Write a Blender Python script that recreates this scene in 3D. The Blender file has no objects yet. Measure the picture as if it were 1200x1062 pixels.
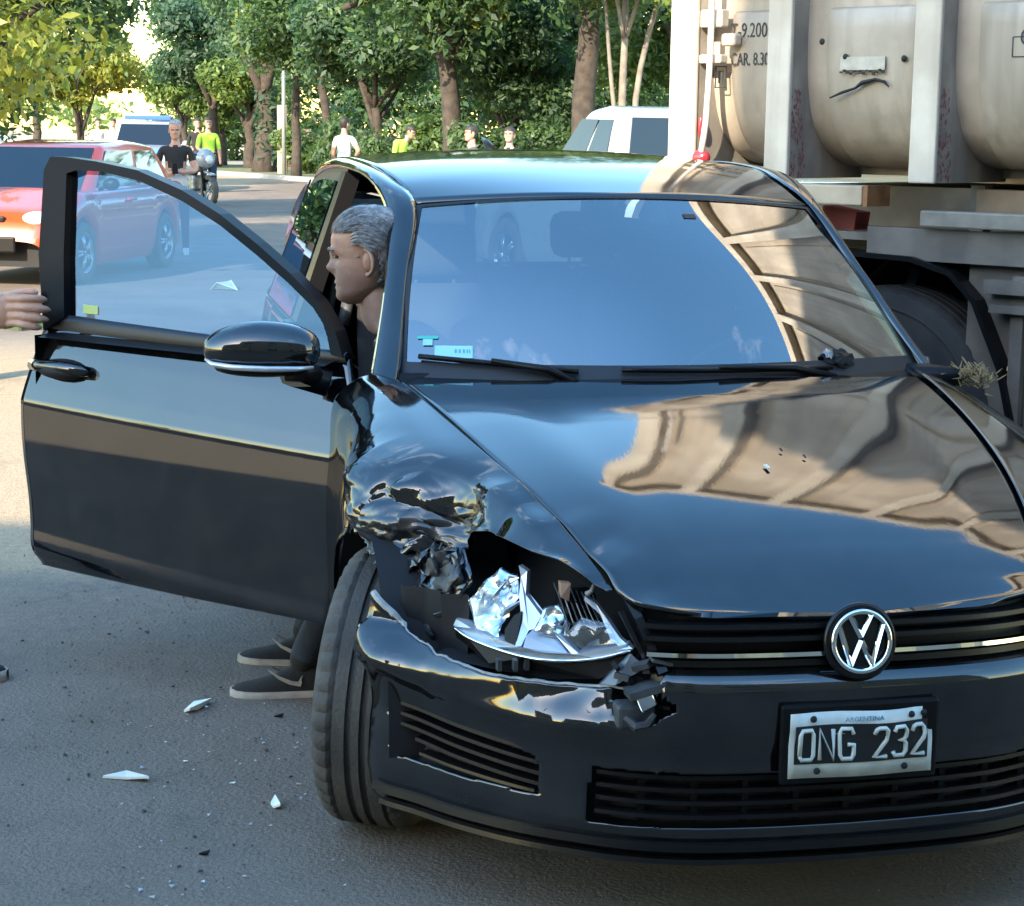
import bpy, bmesh, math, random
import numpy as np
from mathutils import Vector, Matrix, noise
random.seed(7)
RNG = np.random.default_rng(11)
scn = bpy.context.scene
COL = scn.collection
R = math.radians

# ------------------------------------------------------------------ camera
cam_d = bpy.data.cameras.new('camera')
cam = bpy.data.objects.new('camera', cam_d)
COL.objects.link(cam)
cam_d.sensor_fit = 'HORIZONTAL'; cam_d.sensor_width = 36.0; cam_d.lens = 67.32
cam_d.clip_start = 0.05; cam_d.clip_end = 2000
_p, _r = R(9.52), R(0.81)
_fw = Vector((0, math.cos(_p), -math.sin(_p))); _rt = Vector((1, 0, 0)); _up = _rt.cross(_fw)
_r2 = _rt * math.cos(_r) + _up * math.sin(_r); _u2 = -_rt * math.sin(_r) + _up * math.cos(_r)
_m = Matrix((_r2, _u2, -_fw)).transposed().to_4x4(); _m.translation = (0, 0, 1.568)
cam.matrix_world = _m
scn.camera = cam

# ------------------------------------------------------------------ sky, sun, exposure
SUN_AZ = Vector((-0.45, -0.893))          # towards the sun, seen from above
SUN_EL = R(27)
world = bpy.data.worlds.new('World'); scn.world = world; world.use_nodes = True
_nt = world.node_tree; _nt.nodes.clear()
_o = _nt.nodes.new('ShaderNodeOutputWorld'); _b = _nt.nodes.new('ShaderNodeBackground')
_s = _nt.nodes.new('ShaderNodeTexSky'); _s.sky_type = 'NISHITA'; _s.sun_disc = False
_s.sun_elevation = SUN_EL; _s.sun_rotation = math.atan2(SUN_AZ.x, SUN_AZ.y)
_s.air_density = 1.5; _s.dust_density = .7; _s.ozone_density = 1.6
_b.inputs['Strength'].default_value = 0.15
# thin procedural clouds mixed into the sky
_tc = _nt.nodes.new('ShaderNodeTexCoord'); _mp = _nt.nodes.new('ShaderNodeMapping')
_mp.inputs['Scale'].default_value = (1.2, 1.2, 3.2)
_no = _nt.nodes.new('ShaderNodeTexNoise'); _no.inputs['Scale'].default_value = 2.2; _no.inputs['Detail'].default_value = 7; _no.inputs['Roughness'].default_value = .6
_rp = _nt.nodes.new('ShaderNodeValToRGB'); _rp.color_ramp.elements[0].position = .60; _rp.color_ramp.elements[1].position = .80
_rp.color_ramp.elements[0].color = (0, 0, 0, 1); _rp.color_ramp.elements[1].color = (.35, .35, .35, 1)
_mx = _nt.nodes.new('ShaderNodeMix'); _mx.data_type = 'RGBA'
_mx.inputs['B'].default_value = (11, 11, 11.5, 1)
L = _nt.links
L.new(_tc.outputs['Generated'], _mp.inputs['Vector']); L.new(_mp.outputs[0], _no.inputs['Vector']); L.new(_no.outputs['Fac'], _rp.inputs[0])
_hs = _nt.nodes.new('ShaderNodeHueSaturation'); _hs.inputs['Saturation'].default_value = 1.30; _hs.inputs['Hue'].default_value = .499; _hs.inputs['Value'].default_value = 1.05
L.new(_s.outputs[0], _hs.inputs['Color']); L.new(_rp.outputs[0], _mx.inputs['Factor']); L.new(_hs.outputs[0], _mx.inputs['A']); L.new(_mx.outputs['Result'], _b.inputs[0]); L.new(_b.outputs[0], _o.inputs[0])
sun_d = bpy.data.lights.new('sun', 'SUN'); sun_d.energy = 3.0; sun_d.angle = R(.5); sun_d.color = (1.0, .86, .66)
sun = bpy.data.objects.new('sun', sun_d); COL.objects.link(sun)
_sd = Vector((SUN_AZ.x * math.cos(SUN_EL), SUN_AZ.y * math.cos(SUN_EL), math.sin(SUN_EL))).normalized()
sun.rotation_euler = _sd.to_track_quat('Z', 'Y').to_euler(); sun.location = (-10, -10, 20)
scn.view_settings.view_transform = 'Standard'; scn.view_settings.look = 'None'
scn.view_settings.exposure = 2.4; scn.view_settings.gamma = 1.0; scn.view_settings.use_curve_mapping = False
scn.cycles.max_bounces = 8; scn.cycles.transparent_max_bounces = 12
scn.cycles.caustics_reflective = False; scn.cycles.caustics_refractive = False
scn.cycles.sample_clamp_indirect = 6.0

# ------------------------------------------------------------------ materials
def mat(name, col, rough=.6, metal=0, coat=0, spec=.5, var=0, vscale=5, bump=0, bscale=60, col2=None, transl=None, ramp=(.35, .65), detail=6, emit=None):
    m = bpy.data.materials.new(name); m.use_nodes = True
    nt = m.node_tree; b = nt.nodes['Principled BSDF']; lk = nt.links
    b.inputs['Base Color'].default_value = (*col, 1); b.inputs['Roughness'].default_value = rough
    b.inputs['Metallic'].default_value = metal; b.inputs['Coat Weight'].default_value = coat
    b.inputs['Coat Roughness'].default_value = .02; b.inputs['Specular IOR Level'].default_value = spec
    tc = nt.nodes.new('ShaderNodeTexCoord')
    if var or col2:
        c2 = col2 if col2 else tuple(max(0, c * (1 - var)) for c in col)
        n = nt.nodes.new('ShaderNodeTexNoise'); n.inputs['Scale'].default_value = vscale; n.inputs['Detail'].default_value = detail
        r = nt.nodes.new('ShaderNodeValToRGB'); r.color_ramp.elements[0].position = ramp[0]; r.color_ramp.elements[1].position = ramp[1]
        r.color_ramp.elements[0].color = (*c2, 1); r.color_ramp.elements[1].color = (*col, 1)
        lk.new(tc.outputs['Object'], n.inputs['Vector']); lk.new(n.outputs['Fac'], r.inputs[0]); lk.new(r.outputs[0], b.inputs['Base Color'])
    if bump:
        n2 = nt.nodes.new('ShaderNodeTexNoise'); n2.inputs['Scale'].default_value = bscale; n2.inputs['Detail'].default_value = 4
        bp = nt.nodes.new('ShaderNodeBump'); bp.inputs['Strength'].default_value = bump; bp.inputs['Distance'].default_value = .01
        lk.new(tc.outputs['Object'], n2.inputs['Vector']); lk.new(n2.outputs['Fac'], bp.inputs['Height']); lk.new(bp.outputs[0], b.inputs['Normal'])
    if transl:
        t = nt.nodes.new('ShaderNodeBsdfTranslucent'); t.inputs[0].default_value = (*transl, 1)
        mx = nt.nodes.new('ShaderNodeMixShader'); mx.inputs[0].default_value = .4
        out = nt.nodes['Material Output']
        lk.new(b.outputs[0], mx.inputs[1]); lk.new(t.outputs[0], mx.inputs[2]); lk.new(mx.outputs[0], out.inputs[0])
        m['leaf'] = 1
    if emit:
        b.inputs['Emission Color'].default_value = (*emit[0], 1); b.inputs['Emission Strength'].default_value = emit[1]
    return m

def glass_mat(name, tint=(.75, .82, .84), ior=1.6, rough=.0, refl=(1, 1, 1), dirt=0):
    m = bpy.data.materials.new(name); m.use_nodes = True
    nt = m.node_tree; nt.nodes.clear(); lk = nt.links
    o = nt.nodes.new('ShaderNodeOutputMaterial'); t = nt.nodes.new('ShaderNodeBsdfTransparent'); g = nt.nodes.new('ShaderNodeBsdfGlossy')
    t.inputs[0].default_value = (*tint, 1); g.inputs[0].default_value = (*refl, 1); g.inputs['Roughness'].default_value = rough
    f0 = ((ior - 1) / (ior + 1)) ** 2; f0 = 2 * f0 / (1 + f0)          # both faces of the pane
    ge = nt.nodes.new('ShaderNodeNewGeometry'); dt = nt.nodes.new('ShaderNodeVectorMath'); dt.operation = 'DOT_PRODUCT'
    lk.new(ge.outputs['Normal'], dt.inputs[0]); lk.new(ge.outputs['Incoming'], dt.inputs[1])
    def mth(op, x, y=None):
        q = nt.nodes.new('ShaderNodeMath'); q.operation = op
        for i, s in enumerate((x, y)):
            if s is None: continue
            if isinstance(s, (int, float)): q.inputs[i].default_value = s
            else: lk.new(s, q.inputs[i])
        return q
    f = mth('MULTIPLY_ADD', mth('POWER', mth('SUBTRACT', 1.0, mth('ABSOLUTE', dt.outputs['Value']).outputs[0]).outputs[0], 5.0).outputs[0], 1 - f0); f.inputs[2].default_value = f0
    mx = nt.nodes.new('ShaderNodeMixShader'); lk.new(f.outputs[0], mx.inputs[0]); lk.new(t.outputs[0], mx.inputs[1]); lk.new(g.outputs[0], mx.inputs[2])
    if dirt:
        d = nt.nodes.new('ShaderNodeBsdfDiffuse'); d.inputs[0].default_value = (.5, .48, .44, 1)
        tc = nt.nodes.new('ShaderNodeTexCoord'); n = nt.nodes.new('ShaderNodeTexNoise'); n.inputs['Scale'].default_value = 9; n.inputs['Detail'].default_value = 8
        r = nt.nodes.new('ShaderNodeMapRange'); r.inputs[1].default_value = .35; r.inputs[2].default_value = .8; r.inputs[3].default_value = dirt * .3; r.inputs[4].default_value = dirt
        m2 = nt.nodes.new('ShaderNodeMixShader'); lk.new(tc.outputs['Object'], n.inputs['Vector']); lk.new(n.outputs['Fac'], r.inputs[0]); lk.new(r.outputs[0], m2.inputs[0])
        lk.new(mx.outputs[0], m2.inputs[1]); lk.new(d.outputs[0], m2.inputs[2]); lk.new(m2.outputs[0], o.inputs[0])
    else:
        lk.new(mx.outputs[0], o.inputs[0])
    return m

M = {}
M['paint'] = mat('black_paint', (.0022, .0025, .0034), .32, coat=1.0, spec=.5)
def _paint_dust(m, amt=.012):
    nt = m.node_tree; b = nt.nodes['Principled BSDF']; lk = nt.links
    tc = nt.nodes.new('ShaderNodeTexCoord'); n = nt.nodes.new('ShaderNodeTexNoise'); n.inputs['Scale'].default_value = 7; n.inputs['Detail'].default_value = 10; n.inputs['Roughness'].default_value = .7
    r = nt.nodes.new('ShaderNodeValToRGB'); r.color_ramp.elements[0].position = .42; r.color_ramp.elements[1].position = .75
    c = b.inputs['Base Color'].default_value
    r.color_ramp.elements[0].color = c; r.color_ramp.elements[1].color = (c[0] + amt, c[1] + amt * .92, c[2] + amt * .8, 1)
    lk.new(tc.outputs['Object'], n.inputs['Vector']); lk.new(n.outputs['Fac'], r.inputs[0]); lk.new(r.outputs[0], b.inputs['Base Color'])
    b.inputs['Coat IOR'].default_value = 1.82; b.inputs['Specular IOR Level'].default_value = .0
    v = nt.nodes.new('ShaderNodeTexNoise'); v.inputs['Scale'].default_value = 3; v.inputs['Detail'].default_value = 8
    mr = nt.nodes.new('ShaderNodeMapRange'); mr.inputs[3].default_value = .015; mr.inputs[4].default_value = .09
    lk.new(tc.outputs['Object'], v.inputs['Vector']); lk.new(v.outputs['Fac'], mr.inputs[0]); lk.new(mr.outputs[0], b.inputs['Coat Roughness'])
    # faint orange peel in the clear coat
    n3 = nt.nodes.new('ShaderNodeTexNoise'); n3.inputs['Scale'].default_value = 140
    bp = nt.nodes.new('ShaderNodeBump'); bp.inputs['Strength'].default_value = .012; bp.inputs['Distance'].default_value = .004
    lk.new(tc.outputs['Object'], n3.inputs['Vector']); lk.new(n3.outputs['Fac'], bp.inputs['Height']); lk.new(bp.outputs[0], b.inputs['Coat Normal'])
_paint_dust(M['paint'])
M['torn'] = mat('torn_paint', (.006, .006, .008), .3, coat=1.0, col2=(.16, .15, .145), vscale=16, ramp=(.30, .40), detail=8)
M['blk'] = mat('black_plastic', (.006, .006, .007), .38, spec=.18, bump=.06, bscale=300)
M['blk_gloss'] = mat('gloss_black_plastic', (.006, .006, .007), .28, spec=.35)
M['dark'] = mat('dark_cavity_plastic', (.008, .008, .009), .8)
M['grey_pl'] = mat('grey_torn_plastic', (.065, .068, .072), .5, var=.6, vscale=14, bump=.3, bscale=30)
M['white_edge'] = mat('bare_plastic_edge', (.42, .42, .41), .6, var=.4, vscale=30)
M['chrome'] = mat('chrome', (.86, .87, .88), .06, metal=1)
M['satin'] = mat('satin_reflector', (.75, .78, .82), .22, metal=1)
M['lens'] = glass_mat('clear_lens', (.88, .92, .95), 1.5, .05, dirt=.12)
M['lens_blue'] = mat('frosted_lamp_lens', (.42, .52, .66), .15, coat=.6, var=.3, vscale=9)
M['bezel'] = mat('silver_bezel', (.62, .67, .74), .3, metal=.55, var=.2, vscale=20)
M['rubber'] = mat('tyre_rubber', (.034, .032, .030), .8, col2=(.080, .072, .062), vscale=9, ramp=(.4, .75), bump=.3, bscale=120)
M['rim'] = mat('alloy_rim', (.42, .43, .44), .3, metal=.9, var=.3, vscale=12)
M['steel'] = mat('bare_steel', (.30, .30, .31), .4, metal=.9, var=.4, vscale=15)
M['ws_glass'] = glass_mat('windscreen_glass', (.50, .68, .72), 2.25, dirt=.008)
M['side_glass'] = glass_mat('tinted_side_glass', (.24, .34, .47), 1.6, refl=(.66, .86, 1.0))
M['rear_glass'] = glass_mat('rear_tinted_glass', (.10, .14, .17), 1.5)
M['dark_glass'] = mat('dark_window_glass', (.008, .010, .012), .03, spec=.8)
M['seal'] = mat('window_seal', (.010, .010, .011), .5)
M['fabric'] = mat('dark_seat_fabric', (.018, .018, .020), .9, bump=.3, bscale=200)
M['plate_w'] = mat('plate_white', (.62, .66, .62), .4, var=.2, vscale=25)
M['plate_b'] = mat('plate_black', (.012, .014, .016), .35)
M['ink_blue'] = mat('blue_print', (.10, .28, .40), .5)
M['sticker'] = mat('pale_blue_sticker', (.30, .62, .70), .5)
M['green_st'] = mat('green_sticker', (.05, .45, .38), .5)
M['orange'] = mat('orange_lens', (.5, .16, .03), .3)
M['red_lens'] = mat('red_lens', (.28, .02, .03), .2, coat=.5)
M['skin'] = mat('skin', (.43, .255, .185), .5, col2=(.345, .185, .130), vscale=26, ramp=(.25, .75), bump=.15, bscale=110)
M['skin2'] = mat('tanned_skin', (.44, .235, .165), .5, var=.15, vscale=20)
M['hair_grey'] = mat('grey_hair', (.34, .33, .33), .5, col2=(.13, .13, .13), vscale=55, bump=.4, bscale=180)
M['hair_dark'] = mat('dark_hair', (.02, .016, .013), .6, bump=.5, bscale=120)
M['eye'] = mat('dark_eye', (.02, .015, .012), .2)
M['cloth_dark'] = mat('dark_jacket_cloth', (.018, .019, .024), .9, var=.4, vscale=14, bump=.3, bscale=150)
M['cloth_black'] = mat('black_shirt_cloth', (.014, .014, .016), .9, var=.3, vscale=8)
M['jeans'] = mat('dark_blue_jeans', (.03, .042, .065), .9, var=.35, vscale=18, bump=.3, bscale=220)
M['grey_trousers'] = mat('grey_trousers', (.10, .10, .11), .9)
M['white_cloth'] = mat('white_shirt_cloth', (.62, .63, .65), .85, var=.15, vscale=6)
M['pale_cloth'] = mat('pale_grey_cloth', (.48, .46, .43), .85, var=.2, vscale=7)
M['hivis'] = mat('hi_vis_cloth', (.42, .72, .06), .8)
M['navy'] = mat('navy_cloth', (.02, .03, .07), .9)
M['olive'] = mat('dark_green_cloth', (.05, .06, .05), .9)
M['frame_black'] = mat('window_frame_black', (.004, .004, .0045), .32, spec=.06)
M['shoe'] = mat('charcoal_shoe_fabric', (.014, .0135, .0145), .85, var=.3, vscale=30, bump=.4, bscale=260)
M['sole'] = mat('off_white_sole', (.40, .35, .29), .7, var=.35, vscale=20)
M['shoe_white'] = mat('white_shoe_mark', (.6, .58, .54), .6)
M['red_paint'] = mat('red_paint', (.60, .055, .014), .3, coat=1.0)
M['white_paint'] = mat('white_paint', (.27, .29, .32), .3, coat=.8)
M['blue_paint'] = mat('blue_paint', (.05, .16, .55), .3, coat=.8)
M['pink_hl'] = mat('lamp_glass', (.6, .62, .66), .1, coat=.8)
M['brick'] = None
M['shard'] = mat('white_plastic_shard', (.72, .74, .68), .35, var=.2, vscale=12)
M['leaf_dry'] = mat('dry_debris', (.06, .05, .04), .8)
M['concrete'] = mat('concrete', (.33, .32, .30), .85, var=.3, vscale=3, bump=.2, bscale=40)
M['trunk'] = mat('bark', (.055, .042, .034), .9, var=.5, vscale=6, bump=.9, bscale=24)
M['trunk_pale'] = mat('pale_bark', (.20, .17, .14), .9, var=.4, vscale=5, bump=.6, bscale=20)
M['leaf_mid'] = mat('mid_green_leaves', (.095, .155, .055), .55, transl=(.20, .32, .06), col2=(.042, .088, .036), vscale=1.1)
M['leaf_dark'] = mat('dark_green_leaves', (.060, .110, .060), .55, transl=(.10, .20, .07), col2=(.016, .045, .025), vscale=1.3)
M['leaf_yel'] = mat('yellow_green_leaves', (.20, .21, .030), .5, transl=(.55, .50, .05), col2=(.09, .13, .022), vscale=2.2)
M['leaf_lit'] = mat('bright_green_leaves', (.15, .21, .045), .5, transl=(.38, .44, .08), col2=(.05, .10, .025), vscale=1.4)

# ------------------------------------------------------------------ mesh helpers
def link(o, parent=None):
    COL.objects.link(o)
    if parent is not None: o.parent = parent
    return o

def mk(name, V, F, m, parent=None, smooth=True, thick=0, mats=None, fmat=None, offset=-1):
    me = bpy.data.meshes.new(name)
    me.from_pydata([tuple(map(float, v)) for v in V], [], [tuple(int(i) for i in f) for f in F])
    for mm in (mats or [m]): me.materials.append(mm)
    if fmat is not None: me.polygons.foreach_set('material_index', np.asarray(fmat, dtype=np.int32))
    me.polygons.foreach_set('use_smooth', np.full(len(me.polygons), bool(smooth)))
    me.update()
    o = link(bpy.data.objects.new(name, me), parent)
    if thick:
        s = o.modifiers.new('thickness', 'SOLIDIFY'); s.thickness = thick; s.offset = offset
    return o

def tag(o, label=None, cat=None, group=None, kind=None):
    if label: o['label'] = label
    if cat: o['category'] = cat
    if group: o['group'] = group
    if kind: o['kind'] = kind
    return o

def empty(name, loc=(0, 0, 0), rz=0, label=None, cat=None, group=None):
    o = link(bpy.data.objects.new(name, None)); o.location = loc; o.rotation_euler = (0, 0, rz)
    o.empty_display_size = .2
    return tag(o, label, cat, group)

def gf(nu, nv, cu=False, cv=False):
    F = []
    for i in range(nu if cu else nu - 1):
        for j in range(nv if cv else nv - 1):
            a = i * nv + j; b = ((i + 1) % nu) * nv + j; c = ((i + 1) % nu) * nv + (j + 1) % nv; d = i * nv + (j + 1) % nv
            F.append((a, b, c, d))
    return F

def cr(x, xs, ys):
    """smooth interpolation through (xs, ys) with end clamping"""
    xs = np.asarray(xs, float); ys = np.asarray(ys, float)
    if xs[0] > xs[-1]: xs = xs[::-1]; ys = ys[::-1]
    x = np.clip(np.asarray(x, float), xs[0], xs[-1])
    h = np.diff(xs); dl = (np.diff(ys, axis=0).T / h).T
    n = len(xs); mm = np.zeros_like(ys)
    for i in range(1, n - 1):
        a, b = dl[i - 1], dl[i]
        w1 = 2 * h[i] + h[i - 1]; w2 = h[i] + 2 * h[i - 1]
        with np.errstate(divide='ignore', invalid='ignore'):
            t = (w1 + w2) / (w1 / a + w2 / b)
        mm[i] = np.where(a * b > 0, np.nan_to_num(t), 0)
    mm[0] = dl[0]; mm[-1] = dl[-1]
    k = np.clip(np.searchsorted(xs, x, side='right') - 1, 0, n - 2)
    t = (x - xs[k]) / h[k]
    if ys.ndim > 1:
        t = t[..., None]; hk = h[k][..., None]
    else: hk = h[k]
    return (2 * t**3 - 3 * t**2 + 1) * ys[k] + (t**3 - 2 * t**2 + t) * hk * mm[k] + (-2 * t**3 + 3 * t**2) * ys[k + 1] + (t**3 - t**2) * hk * mm[k + 1]

def curve(pts, n):
    """n points of a smooth curve through pts (chord-length parameter)"""
    P = np.asarray(pts, float)
    d = np.r_[0, np.cumsum(np.linalg.norm(np.diff(P, axis=0), axis=1))]
    return catmull(np.linspace(0, d[-1], n), d, P)

def catmull(x, xs, P):
    n = len(xs); h = np.diff(xs)
    mm = np.zeros_like(P)
    for i in range(1, n - 1): mm[i] = (P[i + 1] - P[i - 1]) / (xs[i + 1] - xs[i - 1])
    mm[0] = (P[1] - P[0]) / h[0]; mm[-1] = (P[-1] - P[-2]) / h[-1]
    k = np.clip(np.searchsorted(xs, x, side='right') - 1, 0, n - 2)
    t = ((x - xs[k]) / h[k])[:, None]; hk = h[k][:, None]
    return (2 * t**3 - 3 * t**2 + 1) * P[k] + (t**3 - 2 * t**2 + t) * hk * mm[k] + (-2 * t**3 + 3 * t**2) * P[k + 1] + (t**3 - t**2) * hk * mm[k + 1]

class MB:
    """collects simple shapes into one mesh"""
    def __init__(s): s.V = []; s.F = []; s.fm = []; s.mi = 0
    def add(s, V, F):
        b = len(s.V); s.V += [tuple(v) for v in V]; s.F += [tuple(i + b for i in f) for f in F]; s.fm += [s.mi] * len(F); return s
    def box(s, c, d, rz=0, rot=None, bev=0):
        x, y, z = d[0] / 2, d[1] / 2, d[2] / 2
        if bev:
            bm = bmesh.new(); bmesh.ops.create_cube(bm, size=1)
            for v in bm.verts: v.co = (v.co.x * d[0], v.co.y * d[1], v.co.z * d[2])
            bmesh.ops.bevel(bm, geom=bm.edges[:], offset=bev, segments=2, affect='EDGES', profile=.5)
            V = [v.co.copy() for v in bm.verts]; bm.verts.index_update(); F = [[v.index for v in f.verts] for f in bm.faces]; bm.free()
        else:
            V = [Vector(p) for p in ((-x, -y, -z), (x, -y, -z), (x, y, -z), (-x, y, -z), (-x, -y, z), (x, -y, z), (x, y, z), (-x, y, z))]
            F = [(0, 3, 2, 1), (4, 5, 6, 7), (0, 1, 5, 4), (1, 2, 6, 5), (2, 3, 7, 6), (3, 0, 4, 7)]
        m = rot if rot is not None else Matrix.Rotation(rz, 3, 'Z')
        return s.add([m @ Vector(v) + Vector(c) for v in V], F)
    def tube(s, P, r, n=8, cap=True):
        P = [Vector(p) for p in P]; rr = r if hasattr(r, '__len__') else [r] * len(P)
        V = []; up = None
        for i, p in enumerate(P):
            t = (P[min(i + 1, len(P) - 1)] - P[max(i - 1, 0)]).normalized()
            if up is None: up = t.orthogonal().normalized()
            up = (up - t * up.dot(t)).normalized(); bi = t.cross(up)
            for k in range(n):
                a = 2 * math.pi * k / n; V.append(p + (up * math.cos(a) + bi * math.sin(a)) * rr[i])
        F = []
        for i in range(len(P) - 1):
            for k in range(n):
                F.append((i * n + k, i * n + (k + 1) % n, (i + 1) * n + (k + 1) % n, (i + 1) * n + k))
        if cap: F += [tuple(range(n))[::-1], tuple((len(P) - 1) * n + k for k in range(n))]
        return s.add(V, F)
    def prism(s, poly, a, b):
        """poly: list of 3D points on one face; extruded by vector b (a ignored offset)"""
        n = len(poly); o = Vector(a); b = Vector(b)
        V = [Vector(p) + o for p in poly] + [Vector(p) + o + b for p in poly]
        F = [tuple(range(n))[::-1], tuple(range(n, 2 * n))] + [(i, (i + 1) % n, n + (i + 1) % n, n + i) for i in range(n)]
        return s.add(V, F)
    def lathe(s, prof, n, c=(0, 0, 0), axis='Y', close=False):
        V = []
        for (r, h) in prof:
            for k in range(n):
                a = 2 * math.pi * k / n
                p = (r * math.cos(a), h, r * math.sin(a)) if axis == 'Y' else ((h, r * math.cos(a), r * math.sin(a)) if axis == 'X' else (r * math.cos(a), r * math.sin(a), h))
                V.append((p[0] + c[0], p[1] + c[1], p[2] + c[2]))
        F = gf(len(prof), n, close, True)
        return s.add(V, F)
    def grid(s, P):
        nu, nv = P.shape[:2]; return s.add(P.reshape(-1, 3), gf(nu, nv))
    def ell(s, c, r, nu=10, nv=14, rot=None):
        V = []
        for i in range(nu + 1):
            th = math.pi * i / nu
            for j in range(nv):
                ph = 2 * math.pi * j / nv
                v = Vector((r[0] * math.sin(th) * math.cos(ph), r[1] * math.sin(th) * math.sin(ph), r[2] * math.cos(th)))
                if rot is not None: v = rot @ v
                V.append(v + Vector(c))
        return s.add(V, gf(nu + 1, nv, False, True))
    def build(s, name, m, parent=None, smooth=False, mats=None, bev=0, auto=None):
        o = mk(name, s.V, s.F, m, parent, smooth, mats=mats, fmat=s.fm if mats else None)
        if bev:
            md = o.modifiers.new('bevel', 'BEVEL'); md.width = bev; md.segments = 2; md.limit_method = 'ANGLE'; md.angle_limit = R(40)
        if auto:
            try: o.data.set_sharp_from_angle(angle=R(auto)); o.data.polygons.foreach_set('use_smooth', np.full(len(o.data.polygons), True))
            except Exception: pass
        return o

def copy_tree(o, parent=None):
    c = o.copy(); COL.objects.link(c)
    if parent is not None: c.parent = parent
    for ch in list(o.children): copy_tree(ch, c)
    return c

def tyre_mesh(mb, r, w, rim_r, n=132, grooves=True):
    h = w / 2
    pf = [(rim_r, -h * .80), (rim_r + .02, -h * .98), (r - .045, -h * 1.0), (r - .018, -h * .93), (r - .006, -h * .80)]
    ys = [-.62, -.60, -.50, -.48, -.22, -.20, -.10, -.08, .08, .10, .20, .22, .48, .50, .60, .62]
    for i, q in enumerate(ys):
        pf.append((r - (.009 if grooves and ((2 <= i < 3) or (5 <= i < 6 + 1) or (9 <= i < 11) or (13 <= i < 14)) else 0), h * q))
    pf += [(r - .006, h * .80), (r - .018, h * .93), (r - .045, h * 1.0), (rim_r + .02, h * .98), (rim_r, h * .80)]
    V = []
    for k, (rr, y) in enumerate(pf):
        for a in range(n):
            th = 2 * math.pi * a / n; q = rr
            if abs(y) > h * .55 and rr > r - .03 and a % 3 == 0: q -= .007
            V.append((q * math.cos(th), y, q * math.sin(th)))
    mb.add(V, gf(len(pf), n, False, True))

def text_mesh(name, body, size, m, parent, loc, rot, scale=(1, 1, 1), ex=.0006, align='LEFT'):
    c = bpy.data.curves.new(name, 'FONT'); c.body = body; c.size = size; c.extrude = ex; c.align_x = align; c.resolution_u = 3
    t = bpy.data.objects.new('tmp_text', c); COL.objects.link(t)
    me = bpy.data.meshes.new_from_object(t.evaluated_get(bpy.context.evaluated_depsgraph_get())); bpy.data.objects.remove(t)
    me.materials.clear(); me.materials.append(m); o = link(bpy.data.objects.new(name, me), parent); o.location = loc; o.rotation_euler = rot; o.scale = scale; return o
# ================================================================== ground
def ground_mat():
    m = bpy.data.materials.new('asphalt_and_dirt'); m.use_nodes = True; nt = m.node_tree; b = nt.nodes['Principled BSDF']; lk = nt.links
    b.inputs['Roughness'].default_value = .88; b.inputs['Specular IOR Level'].default_value = .35
    tc = nt.nodes.new('ShaderNodeTexCoord')
    def N(s, d=6, r=.6):
        n = nt.nodes.new('ShaderNodeTexNoise'); n.inputs['Scale'].default_value = s; n.inputs['Detail'].default_value = d; n.inputs['Roughness'].default_value = r
        lk.new(tc.outputs['Object'], n.inputs['Vector']); return n.outputs['Fac']
    def ramp(f, a, b_, c0, c1):
        r = nt.nodes.new('ShaderNodeValToRGB'); r.color_ramp.elements[0].position = a; r.color_ramp.elements[1].position = b_
        r.color_ramp.elements[0].color = (*c0, 1); r.color_ramp.elements[1].color = (*c1, 1); lk.new(f, r.inputs[0]); return r.outputs[0]
    def mix(f, a, b_):
        x = nt.nodes.new('ShaderNodeMix'); x.data_type = 'RGBA'; lk.new(f, x.inputs['Factor']); lk.new(a, x.inputs['A']); lk.new(b_, x.inputs['B']); return x.outputs['Result']
    return m, nt, b, lk, tc, N, ramp, mix
m, nt, b, lk, tc, N, ramp, mix = ground_mat()
base = ramp(N(70, 3), .3, .7, (.132, .102, .080), (.235, .187, .149))                       # fine aggregate
patch = ramp(N(1.3, 6), .35, .70, (.118, .093, .073), (.217, .174, .140))
asp = mix(ramp(N(9, 4), .3, .7, (.35, .35, .35), (.65, .65, .65)), base, patch)
v = nt.nodes.new('ShaderNodeTexVoronoi'); v.inputs['Scale'].default_value = 55; lk.new(tc.outputs['Object'], v.inputs['Vector'])
peb = ramp(v.outputs['Distance'], .10, .17, (.8, .8, .8), (0, 0, 0))
pebm = nt.nodes.new('ShaderNodeMath'); pebm.operation = 'MULTIPLY'; lk.new(peb, pebm.inputs[0]); lk.new(ramp(N(6, 3), .52, .64, (0, 0, 0), (1, 1, 1)), pebm.inputs[1])
dk = nt.nodes.new('ShaderNodeRGB'); dk.outputs[0].default_value = (.04, .036, .034, 1)
asp = mix(pebm.outputs[0], asp, dk.outputs[0])
tan = ramp(N(30, 6, .75), .32, .66, (.24, .175, .110), (.39, .295, .190))
dust = ramp(N(22, 5), .3, .7, (.16, .128, .104), (.24, .20, .165))
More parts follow.
